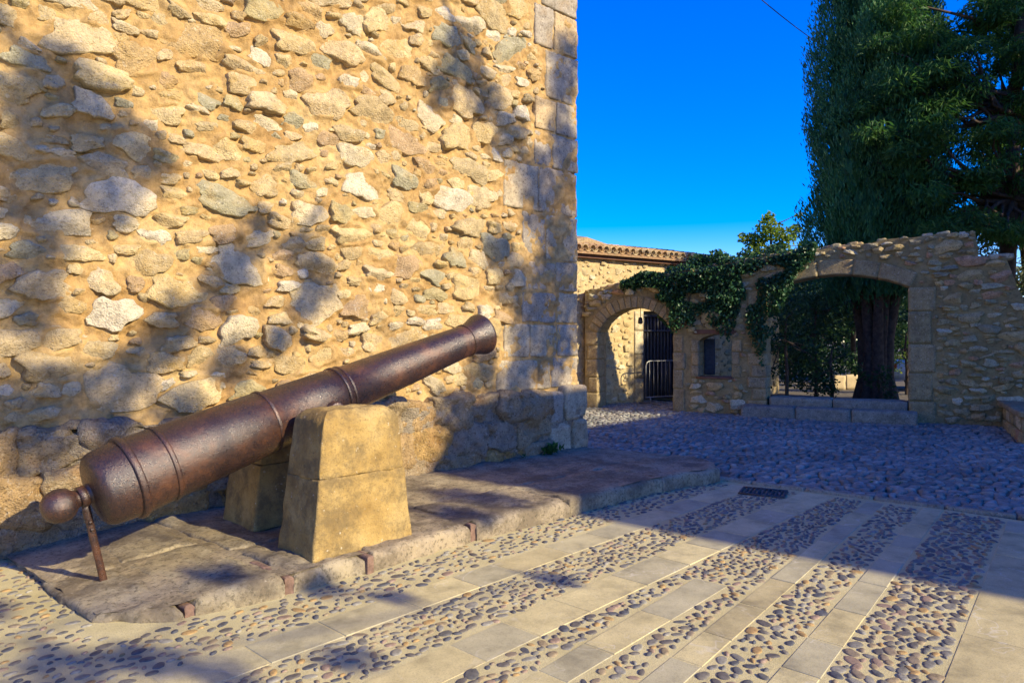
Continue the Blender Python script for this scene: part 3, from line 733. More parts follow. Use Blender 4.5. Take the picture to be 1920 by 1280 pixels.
def voussoirs(c, r0, th, a0, a1, n, seed, depth=TK / 2 + .022, m=M['dressed'], jit=.0):
    ed = np.linspace(a0, a1, n + 1); ed[1:-1] += rng.uniform(-jit, jit, n - 1)
    for i in range(n):
        am, ha = (ed[i] + ed[i + 1]) / 2, (ed[i + 1] - ed[i]) / 2; rm = r0 + th / 2; t2 = th * rng.uniform(.95, 1.06)
        V, F = rbox_data(ha * rm - .005, t2 / 2, depth, .012, 8, 8, 4, .006, 6, seed + i, chip=.02)
        an = am + V[:, 0] / rm; rr = rm + V[:, 1]
        V = np.stack([c[0] + rr * np.sin(an), c[1] + rr * np.cos(an), V[:, 2] - TK / 2 + rng.uniform(-.004, .006)], 1)
        obj('voussoir', mesh('voussoir', V, F, m), MA, aw)
voussoirs(LA_c, LA_r - .015, .27, -LA_a, LA_a, 17, 500)
voussoirs(RA_c, RA_r - .015, .30, -RA_a - .01, RA_a + .01, 5, 540, jit=.02)
def jamb(s0, s1, zs, seed, m=M['dressed'], edge=0):
    for i, (a, b) in enumerate(zip(zs[:-1], zs[1:])):
        w = (s1 - s0) * (1 if i % 2 == 0 else rng.uniform(.72, .9)); c0 = s0 if edge < 0 else s1 - w
        me = rbox('jamb_stone', w / 2 - .004, (b - a) / 2 - .006, TK / 2 + .02, .014, 8, 8, 5, .008, 6, seed + i, m=m, chip=.02)
        obj('jamb_stone', me, MA @ T(c0 + w / 2, (a + b) / 2, -TK / 2 + rng.uniform(-.004, .004)), aw); blocks.append((c0, c0 + w, a, b))
jamb(-6.60, -6.29, (-.04, .34, .7, 1.12, 1.45, 1.76), 600, edge=1)
jamb(-4.515, -4.24, (-.04, .5, .92, 1.3, 1.7), 610, edge=-1)
jamb(.02, .47, (-.04, .42, .95, 1.5, 2.12, 2.58), 620, edge=-1)
jamb(-2.93, -2.535, (-.04, .32, .56, .8, 1.05, 1.3, 1.62, 1.95, 2.3, 2.6), 640, edge=1)
jamb(-4.12, -3.94, (.76, 1.02, 1.3, 1.58), 660, edge=1); jamb(-3.25, -3.05, (.76, 1.05, 1.33, 1.58), 670, edge=-1)
def in_open(s, z, p=0):
    if -6.303 - p < s < -4.5 + p and (z < 1.75 or math.hypot(s - LA_c[0], z - LA_c[1]) < LA_r + .28): return True
    if math.hypot(s - LA_c[0], z - LA_c[1]) < LA_r + .28 and z > 1.6: return True
    if -2.549 - p < s < .035 + p and z < 2.6: return True
    if -2.7 < s < .2 and math.hypot(s - RA_c[0], z - RA_c[1]) < RA_r + .31 and z > 2.4: return True
    if -3.95 - p < s < -3.24 + p and .74 < z < 1.78: return True
    return False
tops = [p[0] for p in tp]; topz = [p[1] for p in tp]
def topat(s): return float(np.interp(s, tops, topz))
def ok_a(s, z, w, h):
    if z + h / 2 > min(topat(s - w / 2), topat(s + w / 2)) + .02 or z < h / 3: return False
    for ds in (-1, 0, 1):
        for dz in (-1, 0, 1):
            if in_open(s + ds * w / 2, z + dz * h / 2): return False
    for (a, b, c, d) in blocks:
        if s + w / 2 > a - .01 and s - w / 2 < b + .01 and z + h / 2 > c and z - h / 2 < d: return False
    return True
lst = scatter(-6.6, 4.4, 0, 3.6, [(300, .28, .45, .35, .6), (3000, .16, .28, .35, .75), (6000, .07, .16, .4, .9)], ok_a, margin=.006, tilt=.12)
lay_stones(lst, MA, aw, M['archrub'], (.05, .10), lim=300, pad=0, grow=1.1)
# top course lumps so that the outline is uneven
for k in range(30):
    s = rng.uniform(-6.5, 1.5)
    if 1.0 < s < 1.2: continue
    w = rng.uniform(.16, .4); V, F = rbox_data(w / 2, rng.uniform(.035, .06), rng.uniform(.18, .26), .03, 6, 4, 6, .015, 7, 700 + k)
    obj('coping_stone', mesh('coping_stone', V, F, M['archrub']), MA @ T(s, topat(s) + .0, -TK / 2 + rng.uniform(-.05, .05)) @ RZ(rng.normal(0.06, .04)), aw)
def sbox(name, s0, s1, z0, z1, d0, d1, m, Mx, parent, r=.01, n=(4, 4, 4), amp=.004, seed=3, chip=0):
    me = rbox(name, (s1 - s0) / 2, (z1 - z0) / 2, (d1 - d0) / 2, min(r, (s1 - s0) * .4, (z1 - z0) * .4, (d1 - d0) * .4), *n, amp, 6, seed, m=m, chip=chip)
    return obj(name, me, Mx @ T((s0 + s1) / 2, (z0 + z1) / 2, (d0 + d1) / 2), parent)
sbox('window_sill', -4.0, -3.2, .735, .785, -.5, .03, M['wood_red'], MA, aw)
sbox('window_lintel', -4.05, -3.15, 1.70, 1.80, -.5, .015, M['wood_red'], MA, aw)
sh = sbox('shutter', -3.94, -3.70, .80, 1.60, -.50, -.46, M['wood_dark'], MA, aw)
for zz in (1.0, 1.4): sbox('rail', -3.935, -3.705, zz, zz + .05, -.462, -.445, M['wood_dark'], MA, sh)
for ss in (): tube('window_bar', [MA @ Vector((ss, .78, -.3)), MA @ Vector((ss, 1.70, -.3))], .009, M['iron_dark'], aw, 6)

# stone seat under the wide opening
sb = empty('stone_bench', MA @ Vector((-1.4, 0, .25)), 'long grey stone seat with a step under the wide opening of the arched wall', 'bench')
for i, (a, b) in enumerate(((-2.98, -1.95), (-1.94, -.95), (-.94, .16))):
    sbox('seat_block', a, b, -.05, .24, .03, .46, M['pale_stone'], MA, sb, .03, (16, 6, 8), .010, 50 + i, .03)
for i, (a, b) in enumerate(((-2.5, -1.3), (-1.29, .0))):
    sbox('step_block', a, b, -.03, .40, -.50, .0, M['pale_stone'], MA, sb, .025, (16, 6, 8), .008, 60 + i, .02)
# second bench standing out from the wall at the right
rb = empty('stone_bench', MA @ Vector((1.7, 0, 1.0)), 'mossy stone bench standing out from the arched wall beside its stepped end', 'bench')
for i in range(3): sbox('bench_slab', 1.42, 1.92, .40, .50, .06 + i * .75, .80 + i * .75, M['dressed'], MA, rb, .02, (8, 4, 10), .008, 70 + i, .03)
for i in range(6):
    for j in range(2): sbox('bench_stone', 1.48, 1.86, -.05 + j * .23, .17 + j * .23, .08 + i * .36 + j * .08, .43 + i * .36 + j * .08, M['archrub'], MA, rb, .03, (6, 5, 6), .015, 80 + i * 2 + j, .03)

# hanging lantern in the round arch
ln = empty('hanging_lantern', MA @ Vector((-5.35, 1.95, -.27)), 'small dark lantern hanging from the crown of the round arch', 'lantern')
tube('cord', [MA @ Vector((-5.35, 2.33, -.27)), MA @ Vector((-5.35, 2.09, -.27))], .008, M['iron_dark'], ln, 6)
V = lathe('lantern_body', [(0, .01), (.01, .05), (.05, .06), (.14, .045), (.16, .012)], M['iron_dark'], 10)
obj('lantern_body', V, MA @ T(-5.35, 1.94, -.27) @ RZ(R(90)), ln)

# ------------------------------------------------------------------ tiled house behind the arch
BD = (.965, -.262); BP = (15.59, 9.489, 0); MB = frame(BP, BD)
hb = empty('tiled_outbuilding', BP, 'low sunlit stone outbuilding with a curved-tile roof behind the arched wall', 'building')
EZ = 3.62
wbox('facade_left', -6, -.46, -.05, EZ, -4.0, 0, M['facmortar'], MB, hb)
wbox('facade_right', .78, 2.35, -.05, EZ, -4.0, 0, M['facmortar'], MB, hb)
wbox('facade_lintel', -.459, .779, 2.30, EZ - .002, -4.0, -.002, M['facmortar'], MB, hb)
for i, (a, b) in enumerate(((-.02, .6), (.61, 1.2), (1.21, 1.8), (1.81, 2.3))):
    sbox('jamb_stone', -.74, -.45, a, b, -.2, .03, M['facrub'], MB, hb, .012, (5, 5, 4), .005, 90 + i)
def ok_b(s, z, w, h): return not (-.78 - w / 2 < s < .80 + w / 2 and z < 2.42 + h / 2) and h / 3 < z < EZ - h / 2 - .05
lst = scatter(-5.9, 2.3, 0, EZ, [(120, .24, .36, .45, .75), (1200, .12, .24, .45, .9), (3000, .07, .13, .5, .95)], ok_b)
lay_stones(lst, MB, hb, M['facrub'], (.03, .06), lim=300, pad=0)
pit = math.tan(R(11))
rf = wbox('roof', -6.2, 2.5, 0, .06, -3.4, .28, M['tile'], MB @ T(0, EZ + .03, 0) @ Matrix.Rotation(R(11), 4, 'X'), hb)
wbox('eaves_board', -6.1, 2.42, EZ - .10, EZ - .005, .004, .16, M['wood_red'], MB, hb)
MR = MB @ T(0, EZ + .09, 0) @ Matrix.Rotation(R(11), 4, 'X')
def half_tile(r, L, up):
    V = []; n = 9
    for (d, rr) in ((0, r), (-L, r * .84)):
        for q in (rr, rr - .014):
            for k in range(n):
                a = math.pi * k / (n - 1); V.append((q * math.cos(a), up * q * math.sin(a), d))
    F = []
    for k in range(n - 1):
        F += [(k, k + 1, 2 * n + k + 1, 2 * n + k), (n + k + 1, n + k, 3 * n + k, 3 * n + k + 1), (k + 1, k, n + k, n + k + 1)]
    return mesh('roof_tile', V, F, M['tile'])
TC, TP = half_tile(.088, .5, 1), half_tile(.088, .5, -1)
k = 0; s = -6.1
while s < 2.45:
    for j in range(6):
        obj('roof_tile', TC, MR @ T(s + rng.normal(0, .008), .075 + .012 * (j % 2), .33 - j * .42 + rng.normal(0, .012)) @ Matrix.Rotation(R(-2), 4, 'X') @ RZ(rng.normal(0, .04)), rf)
    obj('roof_tile', TP, MR @ T(s + .105, .075, .30), rf)
    s += .21
hipb = plate('hip_ridge', [[(-1.9, .02), (-.6, .30), (.9, .02)]], .5, M['tile'], MR @ T(0, .0, -2.2), hb)
# lower garden wall carrying on from the house
gw = empty('garden_wall', MB @ Vector((4.5, 0, -.3)), 'low rubble wall behind the small window carrying on from the outbuilding', 'wall')
wbox('wall_core', 2.36, 5.2, -.05, 2.3, -.8, -.25, M['facmortar'], MB, gw)
lst = scatter(2.4, 5.15, 0, 2.25, [(40, .24, .36, .45, .75), (400, .12, .24, .45, .9)], lambda s, z, w, h: h / 3 < z)
lay_stones(lst, MB @ T(0, 0, -.25), gw, M['archrub'], (.03, .06), lim=150, pad=0)

gate = empty('iron_gate', MB @ Vector((.16, 0, -.12)), 'black vertical-bar iron gate in the outbuilding wall beyond the round arch', 'gate')
wbox('gate_backing', -.45, .77, .03, 2.28, -.2, -.17, M['iron_dark'], MB, gate)
for i in range(11):
    s = -.42 + i * .117; sbox('gate_bar', s, s + .035, .04, 2.2, -.165, -.13, M['steel'] if 0 else M['wood_dark'], MB, gate, .004, (1, 6, 1), 0)
for zz in (.06, 1.78, 2.16): sbox('gate_rail', -.45, .77, zz, zz + .05, -.128, -.10, M['wood_dark'], MB, gate, .004, (6, 1, 1), 0)

br = empty('crowd_barrier', MB @ Vector((.1, 0, .6)), 'steel crowd barrier standing in front of the black gate', 'barrier')
def Lb(s, z, d=.6): return MB @ Vector((s, z, d))
fr = [(-.9, .18), (-.9, .95), (-.86, 1.03), (-.78, 1.06), (.98, 1.06), (1.06, 1.03), (1.1, .95), (1.1, .18)]
tube('frame', [Lb(*p) for p in fr + [fr[0]]], .016, M['steel'], br)
for i in range(14): tube('upright', [Lb(-.78 + i * .135, .18), Lb(-.78 + i * .135, 1.06)], .008, M['steel'], br, 6)
for s in (-.75, .95): tube('foot', [Lb(s, .18), Lb(s, .05), Lb(s, .03, .75), Lb(s, .03, .95)], .018, M['steel'], br); tube('foot', [Lb(s, .18), Lb(s, .05), Lb(s, .03, .45), Lb(s, .03, .25)], .018, M['steel'], br)
sbox('yellow_panel', .16, .56, .55, 1.0, .62, .635, M['yellow'], MB, br, .004, (2, 2, 1), 0)

# ------------------------------------------------------------------ vegetation
def cloud(C, r, n, g, squash=(1, 1, 1)):
    p = g.normal(size=(n, 3)); p /= np.linalg.norm(p, axis=1, keepdims=True); p *= (g.uniform(0, 1, n) ** .45)[:, None]
    return np.array(C) + p * r * np.array(squash)
def crown_obj(parts, m, parent, name='crown'):
    bag = Bag()
    for V, F in parts: bag.add(V, F)
    return obj(name, bag.mesh(name, m, False), I4, parent)
def limb(pts, r0, r1, n=8): return tube_data(pts, list(np.linspace(r0, r1, len(pts))), n)
def bend(a, b, g, k=4, w=.12):
    a, b = Vector(a), Vector(b); L = (b - a).length; out = [a]
    for i in range(1, k): out.append(a.lerp(b, i / k) + Vector(g.normal(0, w * L * .4, 3)))
    return out + [b]
def wood_obj(parts, parent, name='trunk'):
    bag = Bag()
    for V, F in parts: bag.add(V, F)
    return obj(name, bag.mesh(name, M['bark']), I4, parent)

# ivy over the arched wall
ivy = empty('ivy', MA @ Vector((-3.6, 2.2, .05)), 'dark green ivy trailing over the arched wall above the small window', 'ivy')
IB = [(-5.7, 2.84), (-5.2, 2.76), (-4.9, 2.6), (-4.65, 2.25), (-4.5, 1.75), (-4.3, 1.85), (-4.0, 1.95), (-3.7, 1.82), (-3.5, 1.78), (-3.3, 1.62), (-3.12, 2.0), (-3.03, 2.5), (-2.95, 2.0), (-2.82, 1.5), (-2.62, 1.0), (-2.5, 1.1), (-2.35, 1.6), (-2.2, 2.3), (-1.95, 2.95), (-1.6, 3.33)]
g = np.random.default_rng(31); C = []; Dv = []
while len(C) < 19000:
    s = g.uniform(-5.7, -1.6); b = np.interp(s, [p[0] for p in IB], [p[1] for p in IB]) + g.normal(0, .06); t = topat(s) + .10 + .06 * math.sin(7 * s)
    z = b + (t - b) * g.uniform(0, 1) ** .8
    cl = float(noise3(np.array([[s * 2.1, z * 1.6, 3.]]), 4)[0]) + .25 * float(noise3(np.array([[s * 6, z * 4, 1.]]), 9)[0])
    if cl < -.5 + (.25 if z < b + .25 else 0) and z < t - .35: continue
    d = .02 + abs(g.normal(0, .07)) + .10 * max(0, cl)
    if s < -4.55 and in_open(s, z): d -= .2
    if z > topat(s) - .05: d = g.uniform(-.5, .16)
    C.append(tuple(MA @ Vector((s, z, d)))); Dv.append(tuple(MA.to_3x3() @ Vector((g.normal(0, .35), -.75, .55))))
V1 = leaves_data(np.array(C), .066, g, .8, np.array(Dv), .5)
C = np.concatenate([cloud(MA @ Vector(c), r, n, g) for c, r, n in (((-4.02, 3.2, -.3), .3, 700), ((-3.6, 3.26, -.3), .3, 600), ((-3.0, 3.3, -.3), .25, 400), ((-2.4, 3.38, -.3), .22, 350), ((-4.6, 3.05, -.2), .18, 250), ((-4.75, 2.2, -.25), .22, 200), ((-4.6, 2.05, -.15), .2, 160))])
crown_obj([V1, leaves_data(C, .085, g, .8)], M['ivy'], ivy, 'foliage')
st = []
for k in range(14):
    s = g.uniform(-4.9, -2.5); b = np.interp(s, [p[0] for p in IB], [p[1] for p in IB]); zz = np.linspace(topat(s), b, 8)
    st.append(limb([MA @ Vector((s + .08 * math.sin(i * 1.3 + k), zc, .035)) for i, zc in enumerate(zz)], .014, .005, 5))
wood_obj(st, ivy, 'stems')

def tree(name, label, cat, base, trunk, clumps, leaf, asp, m, seed, dens, D=None, dj=.6, group=None, squash=(1, 1, .8), limbs=True, r0=.12):
    g = np.random.default_rng(seed); e = empty(name, base, label, cat, group); w = [limb(trunk, r0, r0 * .45)]; parts = []
    tips = [Vector(p) for p in trunk[len(trunk) // 2:]]
    for (c, r) in clumps:
        c = Vector(c)
        if limbs:
            a = min(tips, key=lambda q: (q - c).length + max(0, q.z - c.z) * 1.5); w.append(limb(bend(a, c, g), max(.012, r0 * .3), .008, 6))
        n = int(dens * r ** 2); P = cloud(c, r, n, g, squash)
        dv = None
        if D is not None: dv = (P - np.array(c)) / r * .7 + np.array(D)
        parts.append(leaves_data(P, leaf, g, asp, dv, dj))
    wood_obj(w, e); crown_obj(parts, m, e); return e

# cypress: a column of upright sprays on several stems
g = np.random.default_rng(5); cyb = Vector((19.6, 5.4, 0))
cyp = empty('cypress_tree', cyb, 'tall dark columnar cypress rising behind the wide wall opening', 'tree')
w = []
for k in range(9):
    a = k * .7; r = .16 + .16 * (k % 3) / 2
    w.append(limb([cyb + Vector((math.cos(a) * r * q, math.sin(a) * r * q, z)) for q, z in ((1.5, -.1), (1.0, .6), (1.1, 1.6), (1.7, 2.6), (2.6, 3.9), (3.0, 6))], .17, .07, 9))
wood_obj(w, cyp)
def cr(z): return float(np.interp(z, [2.6, 3.2, 4.2, 6, 8, 10.5, 13, 15.2, 16.2], [.9, 1.45, 1.62, 1.66, 1.55, 1.3, .9, .4, .05]))
Cs, Ds = [], []
for k in range(4600):
    z = g.uniform(2.7, 16); a = g.uniform(0, 6.283); rr = cr(z) * (1 + .10 * math.sin(5 * a + z * 1.1) + .05 * math.sin(11 * a - z * 2.3)) * g.uniform(.84, 1.05)
    if float(noise3(np.array([[math.cos(a) * 2.2, math.sin(a) * 2.2, z * .7]]), 12)[0]) < -.32: rr *= .84
    c = np.array([cyb.x + rr * math.cos(a), cyb.y + rr * math.sin(a), z]); n = 24
    P = c + g.normal(size=(n, 3)) * np.array([.07, .07, .2]); Cs.append(P); Ds.append(np.tile([math.cos(a) * .35, math.sin(a) * .35, 1.0], (n, 1)))
Cs, Ds = np.concatenate(Cs), np.concatenate(Ds)
Ci = np.concatenate([np.array([cyb.x, cyb.y, 0]) + np.array([cr(z) * .7 * q * math.cos(a), cr(z) * .7 * q * math.sin(a), z]) [None] for z, a, q in zip(g.uniform(2.8, 15, 4200), g.uniform(0, 6.28, 4200), g.uniform(.3, 1, 4200) ** .5)])
crown_obj([leaves_data(Cs, .125, g, .24, Ds, .3), leaves_data(Ci, .5, g, .6, np.tile([0, 0, 1.], (4200, 1)), .4)], M['cypress'], cyp)

# feathery conifer leaning in from the right, some boughs in front of the cypress
fb = Vector((20.6, 3.0, 0)); g = np.random.default_rng(77); cl = []
for px, py, t, r in ((1640, 250, 16.4, .55), (1700, 285, 16.2, .6), (1690, 160, 16.3, .75), (1650, 90, 16.6, .6), (1735, 60, 16.3, .7), (1745, 210, 16.2, .6), (1625, 200, 16.7, .4), (1690, 20, 16.5, .7), (1660, 330, 16.6, .35), (1730, 330, 16.4, .4)): cl.append((at(px, py, t), r * .8))
for k in range(300):
    px, py = g.uniform(1735, 2080), g.uniform(-250, 440)
    if 1760 < px < 1830 and -10 < py < 75: continue
    if g.random() < .15 and py < 330: continue
    cl.append((at(px, py, g.uniform(15.5, 20)), g.uniform(.28, .62)))
tree('feathery_conifer', 'broad feathery green tree with drooping boughs beyond the stepped wall end', 'tree', fb, [fb + Vector(p) for p in ((0, 0, -.1), (.1, -.05, 1.5), (.3, -.2, 3.2), (.2, -.3, 5), (0, -.4, 7), (.2, -.5, 9.5))], cl, .17, .2, M['feather'], 78, 2100, (0.2, 0, -.5), .55, squash=(1.15, 1.15, .6), r0=.24)
gb = Vector((23.5, 2.6, 0)); cl = [(at(px, py, t), r) for px, py, t, r in ((1850, 400, 19.6, .8), (1900, 370, 19.4, .8), (1880, 440, 19, .7), (1940, 430, 19, .8), (1830, 470, 19.5, .6), (1900, 520, 18.8, .7), (1960, 350, 20, .9), (1950, 540, 18.6, .8))]
tree('olive_tree', 'grey-green leafy tree behind the stepped end of the arched wall', 'tree', gb, [gb + Vector(p) for p in ((0, 0, -.1), (0, 0, 1.5), (.1, .1, 3), (0, .2, 4.2))], cl, .12, .4, M['grey_leaf'], 81, 1500, r0=.14)
# sunlit sapling above the ivy
sb_ = at(1445, 700, 26.5); sb_.z = 0; cl = [(at(px, py, 26.5 + dt), r * 1.26) for px, py, r, dt in ((1440, 430, .45, 0), (1415, 450, .35, .2), (1470, 445, .38, -.2), (1440, 408, .22, 0), (1395, 445, .2, .1), (1490, 432, .22, 0), (1497, 405, .13, 0), (1425, 470, .4, 0), (1465, 475, .4, 0), (1505, 460, .2, .2), (1440, 500, .5, 0), (1480, 510, .5, 0))]
tree('sapling', 'small sunlit yellow-green leafy tree rising above the ivy', 'tree', sb_, [sb_ + Vector(p) for p in ((0, 0, -.1), (.05, 0, 1.8), (0, .05, 3.4), (.05, 0, 5.0), (0, 0, 5.9))], cl, .15, .6, M['bright'], 90, 1300, r0=.09)
# shrubs seen through the wide opening
def bush(px, t, h, wd, seed, m, label, n=9, leaf=.1, base_y=None):
    b = at(px, 700, t); b.z = 0; g = np.random.default_rng(seed)
    cl = [((b.x + g.normal(0, wd * .4), b.y + g.normal(0, wd * .4), h * g.uniform(.15, .92)), g.uniform(.28, .5) * wd) for _ in range(n)]
    return tree('shrub', label, 'shrub', b, [b + Vector(p) for p in ((0, 0, -.1), (.03, 0, h * .3), (0, .04, h * .6), (0, 0, h * .8))], cl, leaf, .5, m, seed, 1100, r0=.05, group='shrubs behind the arched wall', squash=(1, 1, 1))
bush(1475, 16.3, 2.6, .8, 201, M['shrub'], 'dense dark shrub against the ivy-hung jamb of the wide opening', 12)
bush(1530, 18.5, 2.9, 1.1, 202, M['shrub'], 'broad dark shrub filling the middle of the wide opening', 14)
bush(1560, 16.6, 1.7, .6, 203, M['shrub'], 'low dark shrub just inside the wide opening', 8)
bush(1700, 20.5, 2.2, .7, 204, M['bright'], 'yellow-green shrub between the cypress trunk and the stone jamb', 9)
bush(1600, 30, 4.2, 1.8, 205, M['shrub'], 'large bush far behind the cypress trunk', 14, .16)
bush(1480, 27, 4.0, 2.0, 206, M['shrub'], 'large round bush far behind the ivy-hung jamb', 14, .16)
bush(1720, 32, 4.4, 2.0, 207, M['shrub'], 'large bush far beyond the parked white car', 14, .16)
bush(1530, 24, 3.4, 1.6, 209, M['shrub'], 'wide bush behind the broad dark shrub', 16, .14)
bush(1660, 25.5, 1.1, .9, 210, M['shrub'], 'low bush beside the parked white car', 10, .12)
bush(1400, 22, 2.6, 1.4, 211, M['shrub'], 'bush behind the small window of the arched wall', 12, .12)
bush(1650, 16.2, 1.0, .45, 208, M['shrub'], 'small low shrub at the foot of the cypress trunk', 6)
# weeds
def weed(p, h, n, seed, label, wdt=.5, group=None):
    g = np.random.default_rng(seed); C = []; D = []
    for k in range(n):
        a = g.uniform(0, 6.28); r = abs(g.normal(0, h * .45)); C.append((p[0] + r * math.cos(a), p[1] + r * math.sin(a), p[2] + h * g.uniform(.15, .8))); D.append((math.cos(a) * .7, math.sin(a) * .7, .8))
    V, F = leaves_data(np.array(C), h * .55, g, wdt, np.array(D), .35)
    e = empty('weed', p, label, 'weed', group); obj('leaves', mesh('leaves', V, F, M['weed'], False), I4, e); return e
weed((6.72, 5.60, .14), .17, 70, 1, 'leafy green weed at the foot of the tower corner pier')
weed((6.25, 5.62, .14), .09, 30, 2, 'small grassy weed on the platform beside the tower footing', .15)
for k, (x, y) in enumerate(((8.35, 2.35), (8.5, 2.1), (8.1, 2.75), (9.6, 2.1), (9.3, 3.6), (10.5, 1.9), (8.2, 1.5))):
    weed((x, y, -.01), .05, 26, 10 + k, 'tiny weed tuft growing between the yard cobbles', .2, 'weed tufts among the cobbles')

# ------------------------------------------------------------------ things beyond: car, low wall, pole and wire
g = np.random.default_rng(66)
hd = np.concatenate([cloud(at(px, 640, 46 + g.uniform(-3, 3)) * np.array([1]) if 0 else Vector((at(px, 640, 46).x, at(px, 640, 46).y, g.uniform(.3, 5.2))), g.uniform(1.0, 1.9), 150, g) for px in np.linspace(1150, 2250, 150)])
V, F = leaves_data(hd, .42, g, .6); tag(obj('far_hedge', mesh('far_hedge', V, F, M['shrub'], False)), 'far dark belt of trees closing the view beyond the arched wall', 'trees', None, 'stuff')
cc = Vector((26.2, 4.55, -.03)); MK = Matrix.Translation(cc) @ RZ(math.atan2(-.731, .682))
car = empty('parked_car', cc, 'white parked car glimpsed through the wide opening', 'car')
def car_body(prof, hw, m, name, tum, parent, Mx):
    V = []; n = len(prof)
    for yy, k in ((-1, .0), (-.94, 1), (.94, 1), (1, .0)):
        for (x, z) in prof:
            ins = tum * max(0, z - .85); V.append((x * (1 if k else .985), yy * (hw - ins), z if k else z * .985 + .008))
    F = [(r * n + i, r * n + (i + 1) % n, (r + 1) * n + (i + 1) % n, (r + 1) * n + i) for r in range(3) for i in range(n)] + [tuple(range(n))[::-1], tuple(range(3 * n, 4 * n))]
    return obj(name, mesh(name, V, F, m), Mx, parent)
car_body([(-1.95, .3), (-2.0, .55), (-1.96, .85), (-1.8, .95), (-1.3, .98), (.7, .98), (1.3, .92), (1.85, .78), (2.0, .6), (1.98, .3)], .84, M['car_paint'], 'body', 0, car, MK)
cab = car_body([(-1.82, .93), (-1.45, 1.38), (-1.1, 1.45), (.1, 1.45), (.5, 1.36), (1.15, .93)], .80, M['glass'], 'cabin_glass', .25, car, MK)
car_body([(-1.5, 1.36), (-1.1, 1.465), (.1, 1.465), (.52, 1.365), (.1, 1.44), (-1.1, 1.44)], .80, M['car_paint'], 'roof_panel', .25, car, MK)
for x in (-1.25, 1.28):
    for y in (-.76, .76):
        wv = lathe('wheel', [(-.1, .17), (-.1, .29), (-.07, .31), (.07, .31), (.1, .29), (.1, .17)], M['rubber'], 24); wo_ = obj('wheel', wv, MK @ T(x, y, .31) @ RZ(R(90)), car)
        obj('rim', lathe('rim', [(-.085, .002), (-.085, .17), (.085, .17), (.085, .002)], M['steel'], 16), MK @ T(x, y, .31) @ RZ(R(90)), wo_)
M['red'] = plain('red_lens', (.5, .02, .02), .3, .05)
for y in (-.62, .62): obj('tail_light', rbox('tail_light', .03, .13, .09, .02, 2, 3, 3, m=M['red']), MK @ T(-1.98, y, .74), car)
for y in (-.6, .6): obj('headlight', rbox('headlight', .04, .16, .06, .02, 2, 3, 3, m=M['glass']), MK @ T(1.93, y, .7), car)
lw = empty('low_wall', at(1600, 735, 22.5) * 1.0, 'low pale sandy wall beyond the cypress trunk', 'wall')
p = at(1598, 735, 22.5); ML = frame((p.x, p.y, 0), (.682, -.731))
for i in range(3): sbox('wall_block', -.6 + i * .4, -.205 + i * .4, -.05, .42 + (.02 if i % 2 else 0), -.3, 0, M['sand'], ML, lw, .02, (6, 4, 3), .008, 130 + i)
p1 = at(1600, 118, 27); pb = Vector((p1.x, p1.y, 0))
po = empty('utility_pole', pb, 'thin utility pole hidden behind the cypress carrying an overhead wire', 'pole')
tube('pole', [pb + Vector((0, 0, -.05)), Vector((p1.x, p1.y, p1.z + .3))], .1, M['bark'], po)
tube('crossarm', [p1 + Vector((-.5, .4, 0)), p1 + Vector((.5, -.4, 0))], .05, M['bark'], po)
p0 = MW @ Vector((-.15, 9.45, -.6)); pts = [p0.lerp(p1, i / 24) - Vector((0, 0, .5 * 4 * (i / 24) * (1 - i / 24))) for i in range(25)]
wire = tube('overhead_wire', pts, .013, M['rubber'], None, 6); tag(wire, 'thin dark overhead wire crossing the blue sky towards the cypress', 'wire')

# ------------------------------------------------------------------ out of view: a house and trees added to cast shade, and the dappling tree
hs_ = empty('shade_house', (12, -12.5, 0), 'unseen plain rendered house added to shade the cobbles', 'house')
HX0, HX1, HY0, HY1, HH = 7.95, 17.5, -16, -9, 8.1  # added house: corner and height set for the shadow it casts
MH = frame((HX1, HY1, 0), (-1, 0))
V = [(a, b, c) for a in (HX0, HX1) for b in (HY0, HY1) for c in (-.05, HH)]
obj('wall', mesh('wall', V, [(0, 1, 3, 2), (4, 6, 7, 5), (0, 4, 5, 1), (2, 3, 7, 6), (1, 5, 7, 3), (0, 2, 6, 4)], M['render'], False), I4, hs_)
ym = (HY0 + HY1) / 2
V = [(a, b, c) for a in (HX0 - .1, HX1 + .1) for b, c in ((HY0 - .3, HH - .05), (HY1 + .3, HH - .05), (ym, HH + 1.2))]
obj('roof', mesh('roof', V, [(0, 2, 1), (3, 4, 5), (0, 1, 4, 3), (1, 2, 5, 4), (2, 0, 3, 5)], M['house_roof'], False), I4, hs_)
for i in range(4):
    for zz in (1.2, 4.6):
        wdw = sbox('window', 1.2 + i * 2.5, 2.2 + i * 2.5, zz, zz + 1.4, .005, .06, M['wood_red'], MH, hs_, .01, (1, 1, 1), 0); sbox('pane', 1.28 + i * 2.5, 2.12 + i * 2.5, zz + .08, zz + 1.32, .062, .07, M['glass'], MH, wdw, .002, (1, 1, 1), 0)

